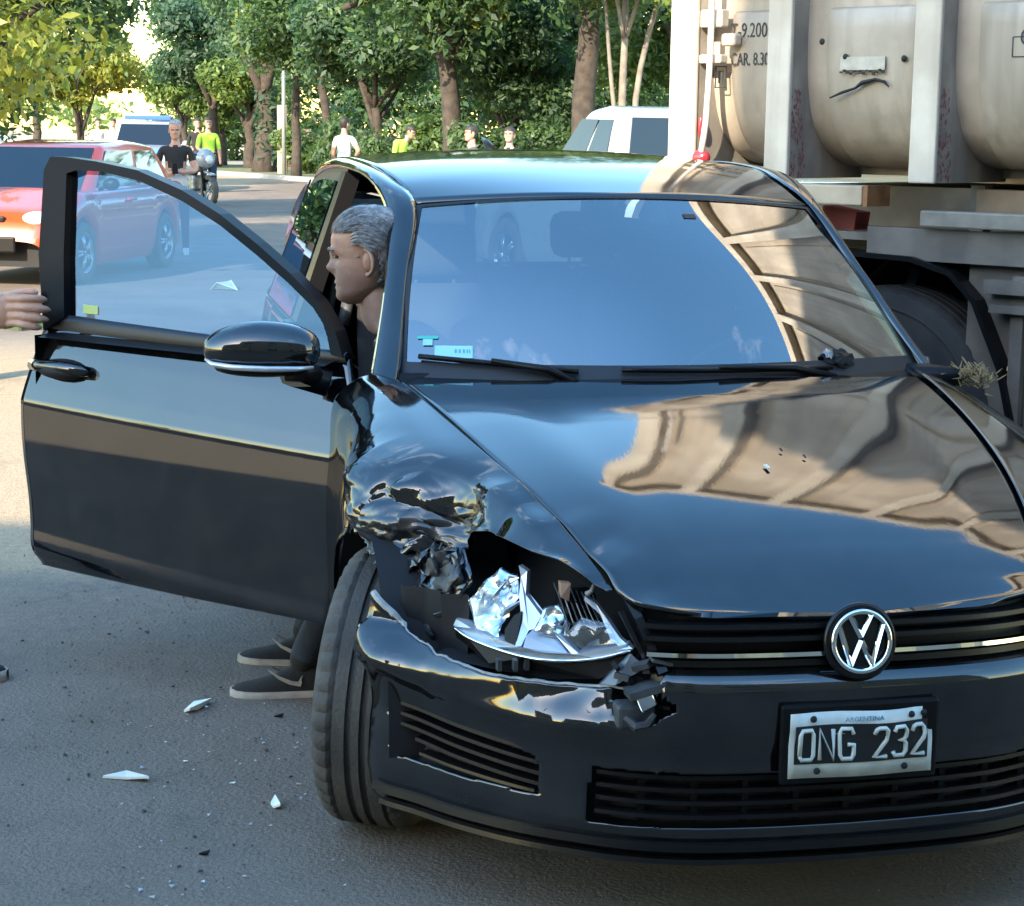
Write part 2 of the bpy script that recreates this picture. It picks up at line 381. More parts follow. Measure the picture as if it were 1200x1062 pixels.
# distance to the dirt shoulder: dirt grows beyond x<-1.5 at y>6.4, ragged by noise
sx = nt.nodes.new('ShaderNodeSeparateXYZ'); lk.new(tc.outputs['Object'], sx.inputs[0])
def math_(op, a, c, clamp=False):
    q = nt.nodes.new('ShaderNodeMath'); q.operation = op; q.use_clamp = clamp
    for i, s in enumerate((a, c)):
        if isinstance(s, (int, float)): q.inputs[i].default_value = s
        else: lk.new(s, q.inputs[i])
    return q.outputs[0]
nz_ = math_('MULTIPLY', math_('SUBTRACT', N(2.2, 6), .5), 1.6)
dy = math_('ADD', math_('SUBTRACT', sx.outputs['Y'], 6.35), nz_)                # >0 beyond
dx = math_('ADD', math_('SUBTRACT', -1.05, sx.outputs['X']), nz_)
far = math_('SUBTRACT', 14.5, sx.outputs['Y'])
dirt = math_('MULTIPLY', math_('MULTIPLY', math_('MULTIPLY', dy, 2.2, True), math_('MULTIPLY', dx, 2.2, True)), math_('MULTIPLY', far, .6, True))
side = math_('MULTIPLY', math_('SUBTRACT', -6.6, sx.outputs['X']), .8, True)
dirt = math_('MAXIMUM', dirt, side)
dd = math_('MULTIPLY', math_('MULTIPLY', math_('ADD', dy, 1.2), 1.1, True), math_('MULTIPLY', math_('ADD', dx, .9), 1.0, True))
dd = math_('MULTIPLY', math_('MULTIPLY', dd, .75), math_('MULTIPLY', far, .6, True))
c = mix(dd, asp, dust); c = mix(dirt, c, tan)
cv = nt.nodes.new('ShaderNodeTexVoronoi'); cv.feature = 'DISTANCE_TO_EDGE'; cv.inputs['Scale'].default_value = .85
wn_ = nt.nodes.new('ShaderNodeTexNoise'); wn_.inputs['Scale'].default_value = 2.2; wn_.inputs['Detail'].default_value = 8; lk.new(tc.outputs['Object'], wn_.inputs['Vector'])
vm = nt.nodes.new('ShaderNodeVectorMath'); vm.operation = 'MULTIPLY_ADD'; vm.inputs[1].default_value = (.9, .9, .9); lk.new(wn_.outputs['Color'], vm.inputs[0]); lk.new(tc.outputs['Object'], vm.inputs[2]); lk.new(vm.outputs[0], cv.inputs['Vector'])
crk = ramp(cv.outputs['Distance'], .002, .011, (.42, .42, .42), (0, 0, 0))
crm = math_('MULTIPLY', crk, ramp(N(.9, 3), .50, .60, (0, 0, 0), (1, 1, 1)))
c = mix(crm, c, dk.outputs[0])
oil = math_('MULTIPLY', ramp(N(.75, 7, .65), .56, .70, (0, 0, 0), (1, 1, 1)), .38)
c = mix(oil, c, dk.outputs[0])
lk.new(c, b.inputs['Base Color'])
bp_ = nt.nodes.new('ShaderNodeBump'); bp_.inputs['Strength'].default_value = .9; bp_.inputs['Distance'].default_value = .008
hs = math_('ADD', N(85, 3), math_('MULTIPLY', N(18, 4), .8)); lk.new(hs, bp_.inputs['Height']); lk.new(bp_.outputs[0], b.inputs['Normal'])
M['ground'] = m
xs = np.concatenate([[-400, -120, -60, -30], np.linspace(-16, 16, 33), [30, 60, 120, 400]]); ys = np.concatenate([[-200, -60, -20], np.linspace(-8, 30, 39), [40, 60, 100, 200, 500]])
V = [(x, y, .006 * noise.noise((x * .9, y * .9, 0)) if abs(x) < 16 and -8 < y < 30 and not (-1.6 < x < 4 and 2 < y < 9) else 0) for x in xs for y in ys]
road = mk('road', V, [f[::-1] for f in gf(len(xs), len(ys))], M['ground']); tag(road, kind='structure')
# loose grit on the road, small real stones
mb = MB(); rg = random.Random(21)
for k in range(1500):
    y = 3.2 + 4.6 * rg.random() ** 1.3; x = -.30 * y - .1 + rg.random() * (.62 * y if y < 4.6 else .33 * y)
    if rg.random() < .25: x = -1.35 + .35 * rg.random(); y = 4.6 + 2.8 * rg.random()
    s = .0015 + .0045 * rg.random() ** 3
    a = rg.random() * 6.28; q = [(x + s * math.cos(a + t) * rg.uniform(.6, 1.2), y + s * math.sin(a + t) * rg.uniform(.6, 1.2), .002) for t in (0, 1.6, 3.1, 4.7)]
    mb.add(q + [(x, y, .003 + s * rg.uniform(.5, 1.0))], [(0, 1, 4), (1, 2, 4), (2, 3, 4), (3, 0, 4)])
tag(mb.build('grit', mat('grit', (.05, .046, .043), .9, col2=(.15, .13, .115), vscale=20)), kind='stuff')
# far verge with kerb on the right side of the road
KL = [(-26, 92), (-10.2, 65.2), (-5.6, 56.7), (2, 43), (9, 31), (16, 20)]
def off(pts, d):
    P = np.array(pts, float); t = np.gradient(P, axis=0); t /= np.linalg.norm(t, axis=1)[:, None]; n = np.stack([-t[:, 1], t[:, 0]], 1); return P + n * d
k0 = curve([(x, y, 0) for x, y in KL], 60)[:, :2]
def ribbon_ground(name, d0, d1, z0, z1, m, kind='structure'):
    a, b2 = off(k0, d0), off(k0, d1); P = np.zeros((60, 2, 3)); P[:, 0, :2] = a; P[:, 0, 2] = z0; P[:, 1, :2] = b2; P[:, 1, 2] = z1
    return tag(mk(name, P.reshape(-1, 3), gf(60, 2), m), kind=kind)
mb = MB(); P = np.zeros((60, 4, 3))
for i, (d, z) in enumerate(((0, 0), (.01, .13), (.22, .14), (.23, .05))): P[:, i, :2] = off(k0, d); P[:, i, 2] = z
mb.grid(P); tag(mb.build('kerb', M['concrete']), kind='structure')
M['verge'] = mat('verge_grass', (.085, .115, .035), .95, col2=(.15, .115, .06), vscale=.5, bump=.8, bscale=8)
ribbon_ground('verge', .22, 4.5, .12, .16, M['verge'])
ribbon_ground('pavement', 4.5, 9, .165, .17, mat('pavement_concrete', (.30, .27, .235), .9, var=.3, vscale=1.5))
ribbon_ground('far_ground', 9, 60, .16, .3, mat('far_soil', (.12, .11, .06), .95, var=.4, vscale=.4))
# left verge, far side
lv = mk('left_verge', [(-9.5, 30, .012), (-60, 30, .012), (-110, 130, .012), (-27, 105, .012), (-14.5, 60, .012)], [(0, 4, 3, 2, 1)], M['verge']); tag(lv, kind='structure')

# ================================================================== trees
def leaf_cloud(name, centers, radii, n, leaf, m, seed, parent, flat=.0, mats=None):
    rg = np.random.default_rng(seed)
    C = np.asarray(centers, float); Rr = np.asarray(radii, float)
    w = Rr.prod(axis=1) ** (2 / 3); w /= w.sum()
    k = rg.choice(len(C), n, p=w)
    d = rg.normal(size=(n, 3)); d /= np.linalg.norm(d, axis=1)[:, None]
    rad = rg.random(n) ** .45
    p = C[k] + d * rad[:, None] * Rr[k]
    # leaf frames: normals roughly outwards and up
    nn = d * .7 + rg.normal(size=(n, 3)) * .6 + np.array([0, 0, .5]); nn /= np.linalg.norm(nn, axis=1)[:, None]
    a = rg.normal(size=(n, 3)); a -= nn * (a * nn).sum(1)[:, None]; a /= np.linalg.norm(a, axis=1)[:, None]; b2 = np.cross(nn, a)
    s = leaf * (.35 + 1.15 * rg.random(n) ** 1.3)[:, None]
    V = np.stack([p - a * s, p + b2 * s * .45 + nn * s * .12, p + a * s, p - b2 * s * .45 + nn * s * .12], 1).reshape(-1, 3)
    me = bpy.data.meshes.new(name); me.vertices.add(len(V)); me.vertices.foreach_set('co', V.astype(np.float32).ravel())
    me.loops.add(n * 4); me.loops.foreach_set('vertex_index', np.arange(n * 4, dtype=np.int32))
    me.polygons.add(n); me.polygons.foreach_set('loop_start', np.arange(0, n * 4, 4, dtype=np.int32)); me.polygons.foreach_set('loop_total', np.full(n, 4, dtype=np.int32))
    for mm in (mats or [m]): me.materials.append(mm)
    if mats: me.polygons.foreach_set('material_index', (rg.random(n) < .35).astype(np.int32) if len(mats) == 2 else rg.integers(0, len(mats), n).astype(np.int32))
    me.update(calc_edges=True)
    return link(bpy.data.objects.new(name, me), parent)
def tree(loc, h, trunk_r, crown_r, label, leafm, seed, trunk_h=None, lean=(0, 0), n=7000, leaf=.17, barkm='trunk', group=None, name='tree', clumps=16, crown_z=None, limbs=5, fork=None, cr_z=None):
    rg = random.Random(seed); t = empty(name, loc, 0, label, 'tree', group)
    th = trunk_h or h * .45; mb = MB()
    P = [(lean[0] * (k / 6) ** 1.4 + .06 * rg.uniform(-1, 1) * trunk_r * 4, lean[1] * (k / 6) ** 1.4, th * k / 6 - .05) for k in range(7)]
    mb.tube(P, [trunk_r * (1.35 if k == 0 else 1.06 - .07 * k) for k in range(7)], 10)
    top = Vector(P[-1]); C = []; Rr = []
    cz = crown_z or (h - crown_r * .9)
    for k in range(limbs):
        a = 2 * math.pi * k / limbs + rg.uniform(-.4, .4); e = Vector((lean[0] * 1.2 + crown_r * .62 * math.cos(a), lean[1] * 1.2 + crown_r * .62 * math.sin(a), cz + rg.uniform(-.3, .5) * crown_r))
        s = Vector(P[rg.randint(4, 6)]); mid = (s + e) / 2 + Vector((rg.uniform(-.3, .3), rg.uniform(-.3, .3), .25)) * crown_r * .4
        mb.tube(curve([s, mid, e], 8), [trunk_r * (.55 - .06 * q) for q in range(8)], 6)
    mb.build('trunk', M[barkm], t, True)
    rz = cr_z or crown_r * .85
    for k in range(clumps):
        u = Vector((rg.gauss(0, 1), rg.gauss(0, 1), rg.gauss(0, 1))).normalized() * (rg.random() ** .4)
        C.append((lean[0] * 1.2 + u.x * crown_r * .8, lean[1] * 1.2 + u.y * crown_r * .8, cz + u.z * rz * .8))
        q = crown_r * rg.uniform(.24, .46); Rr.append((q, q, q * rg.uniform(.6, .85)))
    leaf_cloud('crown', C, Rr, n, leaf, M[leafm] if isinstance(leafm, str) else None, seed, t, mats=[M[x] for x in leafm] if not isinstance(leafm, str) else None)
    return t
def pxp(px, y, z=0): return ((px - 600) / 2244 * y, y, z)
G_L, G_R = 'street trees along the left side', 'street trees along the right verge'
tree((-3.38, 11.7, 0), 4.6, .09, 1.40, 'sunlit yellow leafed tree nearest on the left edge', ('leaf_yel', 'leaf_lit'), 3, n=11000, leaf=0.042, crown_z=2.62, clumps=30, group=None, trunk_h=2.4)
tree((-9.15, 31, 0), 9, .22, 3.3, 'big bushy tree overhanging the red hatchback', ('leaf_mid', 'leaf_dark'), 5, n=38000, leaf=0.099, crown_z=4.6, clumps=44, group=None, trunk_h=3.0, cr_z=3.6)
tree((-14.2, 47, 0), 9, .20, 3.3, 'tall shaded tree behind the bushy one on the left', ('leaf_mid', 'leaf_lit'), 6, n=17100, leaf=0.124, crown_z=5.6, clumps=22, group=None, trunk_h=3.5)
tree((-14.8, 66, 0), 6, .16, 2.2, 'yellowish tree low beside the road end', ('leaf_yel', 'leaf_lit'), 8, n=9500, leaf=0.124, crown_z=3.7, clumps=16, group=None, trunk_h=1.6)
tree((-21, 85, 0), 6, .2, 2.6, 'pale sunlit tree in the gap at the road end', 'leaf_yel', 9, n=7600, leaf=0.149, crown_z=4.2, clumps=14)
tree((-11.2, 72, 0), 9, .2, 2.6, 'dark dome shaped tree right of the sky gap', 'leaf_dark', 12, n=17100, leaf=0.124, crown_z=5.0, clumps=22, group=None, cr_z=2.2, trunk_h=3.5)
for i, (px, y, cz, r) in enumerate(((215, 80, 3.2, 2.0), (258, 74, 3.0, 1.8), (292, 70, 3.1, 1.8))):
    tree(pxp(px, y), 5.5, .22, r, ('light green low tree nearest the far road bend', 'middle low tree of the light green row by the bend', 'low light green tree beside the ivy covered trunk')[i], ('leaf_lit', 'leaf_mid'), 20 + i, n=8550, leaf=0.105, crown_z=cz, clumps=14, trunk_h=2.2, group=None)
t = tree(pxp(311, 65), 8, .36, 2.6, 'thick dark ivy covered trunk on the verge', ('leaf_dark', 'leaf_mid'), 31, n=13300, leaf=0.112, crown_z=5.5, clumps=18, group=None, trunk_h=4)
leaf_cloud('ivy', [(0, 0, .6 + .35 * k) for k in range(7)], [(.42, .42, .35)] * 7, 1800, .11, M['leaf_dark'], 32, t)
tree(pxp(345, 60), 9, .15, 2.6, 'yellow green tree above the street lamp', ('leaf_yel', 'leaf_mid'), 33, n=11400, leaf=0.112, crown_z=4.8, clumps=18, trunk_h=4, group=None)
tree(pxp(386, 57), 9, .15, 3.0, 'slim trunked tree at the kerb beside the white shirted person', ('leaf_mid', 'leaf_dark'), 35, n=17100, leaf=0.112, crown_z=5.2, clumps=22, trunk_h=4.4, lean=(-.5, 0), group=None)
tree(pxp(438, 52), 6, .16, 2.6, 'dense dark tree behind the person in the white shirt', ('leaf_dark', 'leaf_mid'), 36, n=18050, leaf=0.112, crown_z=4.0, clumps=24, trunk_h=2.2, group=None, cr_z=2.4)
tl = tree(pxp(531, 45), 11, .25, 3.9, 'leaning forked tree with a bare bough to the left', ('leaf_mid', 'leaf_dark'), 37, n=26600, leaf=0.105, crown_z=6.6, clumps=30, trunk_h=4.6, lean=(-.5, 0), cr_z=3.2, group=None)
mb = MB(); mb.tube(curve([(-.5, 0, 3.9), (-.9, -.1, 4.35), (-1.7, -.2, 4.6), (-2.6, -.3, 4.3)], 14), [.19 - .009 * k for k in range(14)], 8); mb.build('bough', M['trunk'], tl, True)
leaf_cloud('crown', [(-1.2, -.5, 4.9), (.6, -.6, 4.4), (-2.2, -.6, 5.0)], [(.7, .6, .5)] * 3, 700, .13, M['leaf_yel'], 38, tl)
tree(pxp(592, 47), 6, .14, 2.2, 'round dark tree behind the two men by the car roof', ('leaf_dark', 'leaf_mid'), 39, n=18050, leaf=0.099, crown_z=3.2, clumps=22, trunk_h=1.6, group=None, cr_z=2.4)
tree(pxp(636, 50), 8, .14, 2.4, 'mid green tree left of the stout trunk', ('leaf_mid', 'leaf_dark'), 40, n=18050, leaf=0.105, crown_z=3.8, clumps=22, trunk_h=2.8, group=None, cr_z=2.8)
tree(pxp(679, 40), 14, .26, 4.2, 'stout tall trunk standing left of the white pickup', ('leaf_mid', 'leaf_dark'), 41, n=22800, leaf=0.105, crown_z=7.4, clumps=26, trunk_h=7, group=None, cr_z=3.6)
tp = tree(pxp(722, 37), 10, .085, 2.2, 'slender pale tree with several stems over the pickup', ('leaf_mid', 'leaf_lit'), 42, n=9500, leaf=0.093, crown_z=5.2, clumps=16, trunk_h=5, barkm='trunk_pale', group=None)
mb = MB(); mb.tube(curve([(.25, 0, 0), (.28, .1, 2.5), (.9, .2, 5)], 10), [.075 - .004 * k for k in range(10)], 8); mb.tube(curve([(-.1, .1, 1.6), (-.25, .1, 2.8), (-.45, 0, 5)], 8), [.05 - .004 * k for k in range(8)], 8); mb.build('stem', M['trunk_pale'], tp, True)
tree(pxp(790, 44), 8, .14, 2.8, 'olive green tree behind the pickup roof', ('leaf_mid', 'leaf_lit'), 43, n=19000, leaf=0.105, crown_z=4.2, clumps=24, trunk_h=2.0, group=None, cr_z=3.0)
# far wood closing the view
C = []; Rr = []; rg = random.Random(50)
for k in range(240):
    t = rg.random(); x = -15.5 + 56 * t; y = 88 - 22 * t + rg.uniform(-3, 3); z = rg.uniform(.4, 10.0)
    C.append((x, y, z)); Rr.append((rg.uniform(1.4, 2.6), 1.6, rg.uniform(1.1, 2.0)))
for k in range(130):
    t = rg.random(); C.append((-13.5 + 54 * t, 84 - 22 * t + rg.uniform(-2, 2), rg.uniform(.3, 4.5))); Rr.append((rg.uniform(1.2, 2.2), 1.2, rg.uniform(.8, 1.4)))
w = leaf_cloud('far_wood', C, Rr, 175000, .18, None, 51, None, mats=[M['leaf_mid'], M['leaf_dark']]); tag(w, kind='stuff')
C = []; Rr = []
for k in range(50):
    x = -60 + 36 * rg.random(); C.append((x, 112 + rg.uniform(-4, 6), rg.uniform(.8, 3.6))); Rr.append((2.4, 1.6, 1.4))
w = leaf_cloud('far_treeline', C, Rr, 9000, .3, None, 52, None, mats=[M['leaf_lit'], M['leaf_mid']]); tag(w, kind='stuff')

# wall of brown brick behind the right hand trees : coursed geometry, pillars
brick_m = [mat('brick_a', (.085, .050, .040), .9, var=.3, vscale=5), mat('brick_b', (.065, .042, .035), .9, var=.3, vscale=5), mat('brick_c', (.105, .066, .050), .9, var=.3, vscale=5)]
bw = empty('brick_wall', (0, 0, 0), 0, 'brown brick boundary wall behind the right hand trees', 'wall')
a0, a1 = np.array([-8.6, 72.0]), np.array([3.5, 56.0]); dv = a1 - a0; Lw = np.linalg.norm(dv); dv /= Lw; ang = math.atan2(dv[1], dv[0])
mb = MB(); mb.box((*(a0 + dv * Lw / 2 + np.array([.05, .06])), 0.66), (Lw, .18, 1.3), rz=ang); mb.build('wall_core', M['concrete'], bw)
mb = MB(); rgb = random.Random(2)
for r_ in range(24):
    z = .05 + r_ * .052
    for k in range(int(Lw / .26)):
        c = a0 + dv * (.13 + k * .26 + (.13 if r_ % 2 else 0)); mb.mi = rgb.randrange(3)
        mb.box((c[0] - .06 + .006 * rgb.random(), c[1] - .06, z + .022), (.245, .10, .044), rz=ang)
o = mb.build('brickwork', None, bw, mats=brick_m); o['kind'] = 'stuff'
for k in range(5):
    c = a0 + dv * (Lw * (.06 + .22 * k)); mb = MB(); mb.box((c[0], c[1], 0.75), (.42, .42, 1.5), rz=ang); mb.box((c[0], c[1], 1.52), (.52, .52, .10), rz=ang); mb.build('pillar', mat('pillar_render', (.36, .27, .20), .9, var=.3, vscale=3) if k == 0 else bpy.data.materials['pillar_render'], bw)
# concrete post and street lamp
x, y, _ = pxp(331, 63)
mb = MB(); mb.box((0, 0, 1.1), (.30, .26, 2.2), bev=.02); o = mb.build('concrete_post', mat('pale_post', (.42, .34, .25), .9, var=.25, vscale=4)); o.location = (x - .05, y, .12); tag(o, 'pale square gate post beside the ivy covered trunk', 'post')
lp = empty('street_lamp', (x + .18, y - 1.5, .12), 0, 'slim grey street lamp with its pole among the leaves', 'street lamp')
mb = MB(); mb.tube([(0, 0, 0), (0, 0, 4.6)], [.07, .05], 10); mb.tube(curve([(0, 0, 4.55), (-.25, -.1, 4.9), (-.9, -.4, 5.05)], 8), .035, 8); mb.build('pole', mat('galvanised_pole', (.30, .31, .31), .5, metal=.4), lp, True)
mb = MB(); mb.ell((-1.15, -.5, 5.03), (.30, .12, .07)); mb.build('lamp_head', M['concrete'], lp, True)
# buildings added unseen behind the camera to shade the junction; garden wall far left
hw = mat('shade_house_render', (.20, .18, .155), .9, var=.2, vscale=.8, bump=.2, bscale=12)
def shade_house(label, x0, x1, y0, y1, h, nwin, floors):
    hs = empty('shade_house', ((x0 + x1) / 2, (y0 + y1) / 2, 0), 0, label, 'shade_house'); w, d = x1 - x0, y1 - y0
    mb = MB(); mb.box((0, 0, h / 2), (w, d, h)); mb.build('wall', hw, hs)
    mb = MB(); mb.box((0, 0, h + .08), (w + .2, d + .2, .16)); mb.build('roof', M['concrete'], hs)
    for k in range(nwin):
        for f in range(floors):
            x = -w / 2 + w * (k + .5) / nwin
            mb = MB(); mb.box((x, d / 2 + .01, 1.7 + 2.9 * f), (1.6, .05, 1.5)); wn = mb.build('window', M['dark_glass'], hs)
            mb = MB(); mb.box((x, d / 2 + .04, .9 + 2.9 * f), (1.8, .14, .08)); mb.build('sill', M['concrete'], wn)
shade_house('added tall rendered block behind the camera, unseen, shading the junction', -6.15, 15.0, -14.4, -6.0, 10.4, 5, 3)
shade_house('added lower rendered block beside the tall one, unseen, setting the shadow edge', -11.6, -6.2, -14.0, -6.02, 7.5, 2, 2)
gw = empty('garden_wall', (-30, 6, 0), 0, 'low pale garden wall across the dirt far to the left', 'wall')
mb = MB(); mb.box((0, 0, .30), (.22, 34, .6)); mb.build('wall', mat('pale_render', (.52, .47, .38), .9, var=.25, vscale=.6), gw)
mb = MB(); mb.box((0, 0, .63), (.34, 34.1, .07)); mb.build('coping', M['concrete'], gw)
for k in range(7):
    mb = MB(); mb.box((.06, -15 + 5 * k, .40), (.30, .40, .8)); mb.build('pillar', M['concrete'], gw)
for i, (x, y) in enumerate(((-34, 12), (-35, -2), (-34, 21))):
    tree((x, y, 0), 5, .14, 1.5, ('small tree over the garden wall, middle', 'small tree over the near end of the garden wall', 'small tree over the far end of the garden wall')[i], 'leaf_mid', 70 + i, n=2850, leaf=0.124, crown_z=3.0, clumps=10)
# low weeds on the dirt at the left edge
leaf_cloud('weeds', [(-4.6 + .17 * k, 15.2 + .3 * math.sin(k), .05) for k in range(6)], [(.25, .3, .07)] * 6, 300, .06, M['leaf_mid'], 77, None)['kind'] = 'stuff'

# trees added on the near left, outside the picture, to shade the road further on
tree((-8.3, 17.5, 0), 10, .24, 3.2, 'unseen tall leafy tree added to shade the road, left of the red hatchback', ('leaf_mid', 'leaf_dark'), 81, n=9000, leaf=.2, crown_z=6.4, clumps=26, trunk_h=4)
tree((-8.6, 13.5, 0), 9.5, .22, 2.6, 'unseen tall leafy tree added for road shade behind the yellow leafed one', ('leaf_mid', 'leaf_dark'), 83, n=8000, leaf=.2, crown_z=6.6, clumps=22, trunk_h=4)

# low leafy suckers and shrubs under the right hand trees
for i, (px, y, r_, h_) in enumerate(((352, 63, 1.0, 1.5), (408, 56, 1.1, 1.9), (470, 50, 1.2, 1.6), (505, 49, 1.0, 2.0), (560, 44, 1.0, 1.9), (648, 45, 1.1, 1.8), (705, 42, 1.1, 2.0), (748, 42, 1.0, 2.3))):
    b_ = empty('shrub', pxp(px, y), 0, ('small shrub at the wall end beside the lamp', 'shrub behind the person in the white shirt', 'low shrub behind the bending hi vis officer', 'shrub left of the leaning forked tree', 'shrub behind the dark haired man', 'shrub left of the stout trunk', 'shrub between the stout trunk and the slender pale tree', 'tall shrub over the pickup roof')[i], 'shrub')
    leaf_cloud('foliage', [(rg.uniform(-.6, .6) * r_, rg.uniform(-.5, .5), h_ * rg.uniform(.25, .85)) for k in range(9)], [(r_ * .5, r_ * .5, h_ * .28)] * 9, 3600, .085, None, 90 + i, b_, mats=[M['leaf_mid'], M['leaf_dark' if i % 3 else 'leaf_lit']])
# ================================================================== tipper truck behind the hatchback
tk = empty('tipper_truck', (.64, 8.03, 0), math.atan2(-.68, .733), 'dirty off white tipper truck with ribbed sides standing behind the hatchback', 'truck')
def dirty(name, col, grime, sc=2.4, r0=.42, r1=.62, rust=None):
    m = mat(name, col, .55, col2=grime, vscale=sc, ramp=(r0, r1), detail=9, bump=.12, bscale=30)
    if rust:
        nt = m.node_tree; b = nt.nodes['Principled BSDF']; lk = nt.links; src = b.inputs['Base Color'].links[0].from_socket
        tc = nt.nodes.new('ShaderNodeTexCoord'); n = nt.nodes.new('ShaderNodeTexNoise'); n.inputs['Scale'].default_value = 17; n.inputs['Detail'].default_value = 9; n.inputs['Roughness'].default_value = .72
        r = nt.nodes.new('ShaderNodeValToRGB'); r.color_ramp.elements[0].position = .68; r.color_ramp.elements[1].position = .735; x = nt.nodes.new('ShaderNodeMix'); x.data_type = 'RGBA'
        x.inputs['B'].default_value = (*rust, 1); lk.new(tc.outputs['Object'], n.inputs['Vector']); lk.new(n.outputs['Fac'], r.inputs[0]); lk.new(r.outputs[0], x.inputs['Factor']); lk.new(src, x.inputs['A'])
        mp = nt.nodes.new('ShaderNodeMapping'); mp.inputs['Scale'].default_value = (13, 13, .9); n2 = nt.nodes.new('ShaderNodeTexNoise'); n2.inputs['Scale'].default_value = 1; n2.inputs['Detail'].default_value = 8; r2 = nt.nodes.new('ShaderNodeValToRGB'); r2.color_ramp.elements[0].position = .47; r2.color_ramp.elements[1].position = .72; r2.color_ramp.elements[1].color = (.55, .55, .55, 1)
        x2 = nt.nodes.new('ShaderNodeMix'); x2.data_type = 'RGBA'; x2.inputs['B'].default_value = (*[g * .62 for g in grime], 1); lk.new(tc.outputs['Object'], mp.inputs['Vector']); lk.new(mp.outputs[0], n2.inputs['Vector']); lk.new(n2.outputs['Fac'], r2.inputs[0]); lk.new(r2.outputs[0], x2.inputs['Factor']); lk.new(x.outputs['Result'], x2.inputs['A']); lk.new(x2.outputs['Result'], b.inputs['Base Color'])
    return m
M['tk'] = dirty('worn_white_paint', (.58, .50, .41), (.40, .34, .27), rust=(.16, .09, .06))
M['tk2'] = dirty('worn_rib_paint', (.68, .61, .51), (.54, .47, .38), 3.5, rust=(.18, .09, .06))
M['tkweb'] = dirty('grimy_rib_side', (.40, .36, .31), (.26, .235, .205), 4, rust=(.20, .075, .06))
M['tkdust'] = dirty('dusty_chassis', (.185, .160, .130), (.115, .100, .083), 5)
M['tkdark'] = mat('chassis_black', (.020, .019, .018), .7, var=.5, vscale=8)
M['stain'] = mat('red_stain', (.24, .05, .065), .7, col2=(.30, .14, .13), vscale=30)
ZB, ZTP = 1.40, 4.25
tub = [(.10, 4.20), (.10, 2.6), (.10, 2.1), (.10, 1.86), (.115, 1.74), (.155, 1.62), (.23, 1.53), (.33, 1.475), (.45, 1.45), (1.25, 1.45)]
tubc = curve([(q, 0, z) for q, z in tub], 60)[:, [0, 2]]
ribs = [0, .485, 1.145, 1.83, 2.52, 3.21, 3.90, 4.55]
mb = MB(); mb.grid(np.array([[(k, q, z) for (q, z) in tubc] for k in np.linspace(0, 4.55, 30)])); body = mb.build('dump_body', M['tk'], tk, True)
mb = MB(); mb.box((2.27, 2.42, 2.6), (4.55, .06, 3.4)); mb.box((2.27, 1.45, 1.44), (4.55, 1.9, .05)); mb.box((4.53, 1.25, 2.5), (.06, 2.3, 2.1)); mb.box((.02, 1.25, 2.35), (.06, 2.3, 1.85)); mb.build('dump_wall', M['tk'], body)
mb = MB(); mb.box((2.27, .08, 4.26), (4.75, .18, .14), bev=.015); mb.box((2.27, 2.44, 4.26), (4.75, .14, .14)); mb.build('top_rail', M['tk2'], body)
for i, k in enumerate(ribs):
    w = .135 if i == 0 else .112
    mb = MB(); mb.box((k + w / 2, -.012, (ZB + ZTP) / 2), (w, .022, ZTP - ZB), bev=.006); rb = mb.build('rib', M['tk2'], body)
    poly = [(k + w - .016, .0, ZB + .002), (k + w - .016, .0, ZTP - .08)] + [(k + w - .016, q + .004, z) for (q, z) in tubc[::4] if z > 1.452] + [(k + w - .016, .50, 1.446), (k + w - .016, .53, 1.43), (k + w - .016, .52, ZB + .002)]
    mb = MB(); mb.prism(poly, (0, 0, 0), (.012, 0, 0)); wb = mb.build('rib_side', M['tkweb'], rb)
    mb = MB(); mb.prism([(p[0] - w + .024, p[1], p[2]) for p in poly], (0, 0, 0), (.012, 0, 0)); mb.build('rib_side', M['tkweb'], rb)
    if 0 < i < 5:    # spattered red stain low on the rib
        mb = MB(); rg = random.Random(60 + i)
        for n_ in range(110):
            z = ZB + .01 + .34 * rg.random() ** 1.3; q = .004 + (.05 + .06 * (1 - (z - ZB) / .36)) * rg.random(); s = .003 + .008 * rg.random()
            pts = [(k + w - .0025 + .0006 * rg.random(), q + s * math.cos(a) * rg.uniform(.5, 1.2) * .6, z + s * math.sin(a) * rg.uniform(.5, 1.5)) for a in np.linspace(0, 6.28, 7)[:-1]]
            mb.add(pts, [tuple(range(6))])
        o = mb.build('stain', M['stain'], rb)
# pressed side panels between the ribs
for i in range(len(ribs) - 1):
    k0_, k1_ = ribs[i] + (.145 if i == 0 else .118), ribs[i + 1] - .006
    lo = [(q, z) for (q, z) in tubc if z <= 2.06]
    P = np.array([[(k, q - (.026 if 1 < jj < len(lo) - 3 and 0 < kk < 11 else .002) - .012 * math.sin(math.pi * kk / 11), z) for jj, (q, z) in enumerate([(lo[0][0], 2.06)] * 2 + lo)] for kk, k in enumerate(np.r_[k0_ + .10, np.linspace(k0_ + .106, k1_ - .008, 10), k1_])])
    pn = mk('side_panel', P.reshape(-1, 3), gf(12, P.shape[1]), M['tk'], body, thick=.004)
    mb = MB(); mb.box(((k0_ + k1_) / 2 + .02, .088, 3.10), (k1_ - k0_ - .10, .03, 1.94), bev=.012); mb.build('upper_panel', M['tk'], body)
def text_on(s, k, z, size, q, name, m, parent, sx=1, font_ex=.0006):
    return text_mesh(name, s, size, m, parent, (k, q, z), (R(90), 0, 0), (sx, 1, 1), font_ex)
ink = mat('stencil_ink', (.045, .05, .055), .7, var=.5, vscale=40)
text_on('T-9.200 K', .245, 1.955, .082, .056, 'stencil_text', ink, body, .70)
text_on('CAR. 8.300', .25, 1.845, .072, .056, 'stencil_text', ink, body, .62)
text_on('C-', 1.535, 1.90, .085, .050, 'stencil_text', ink, body, .8)
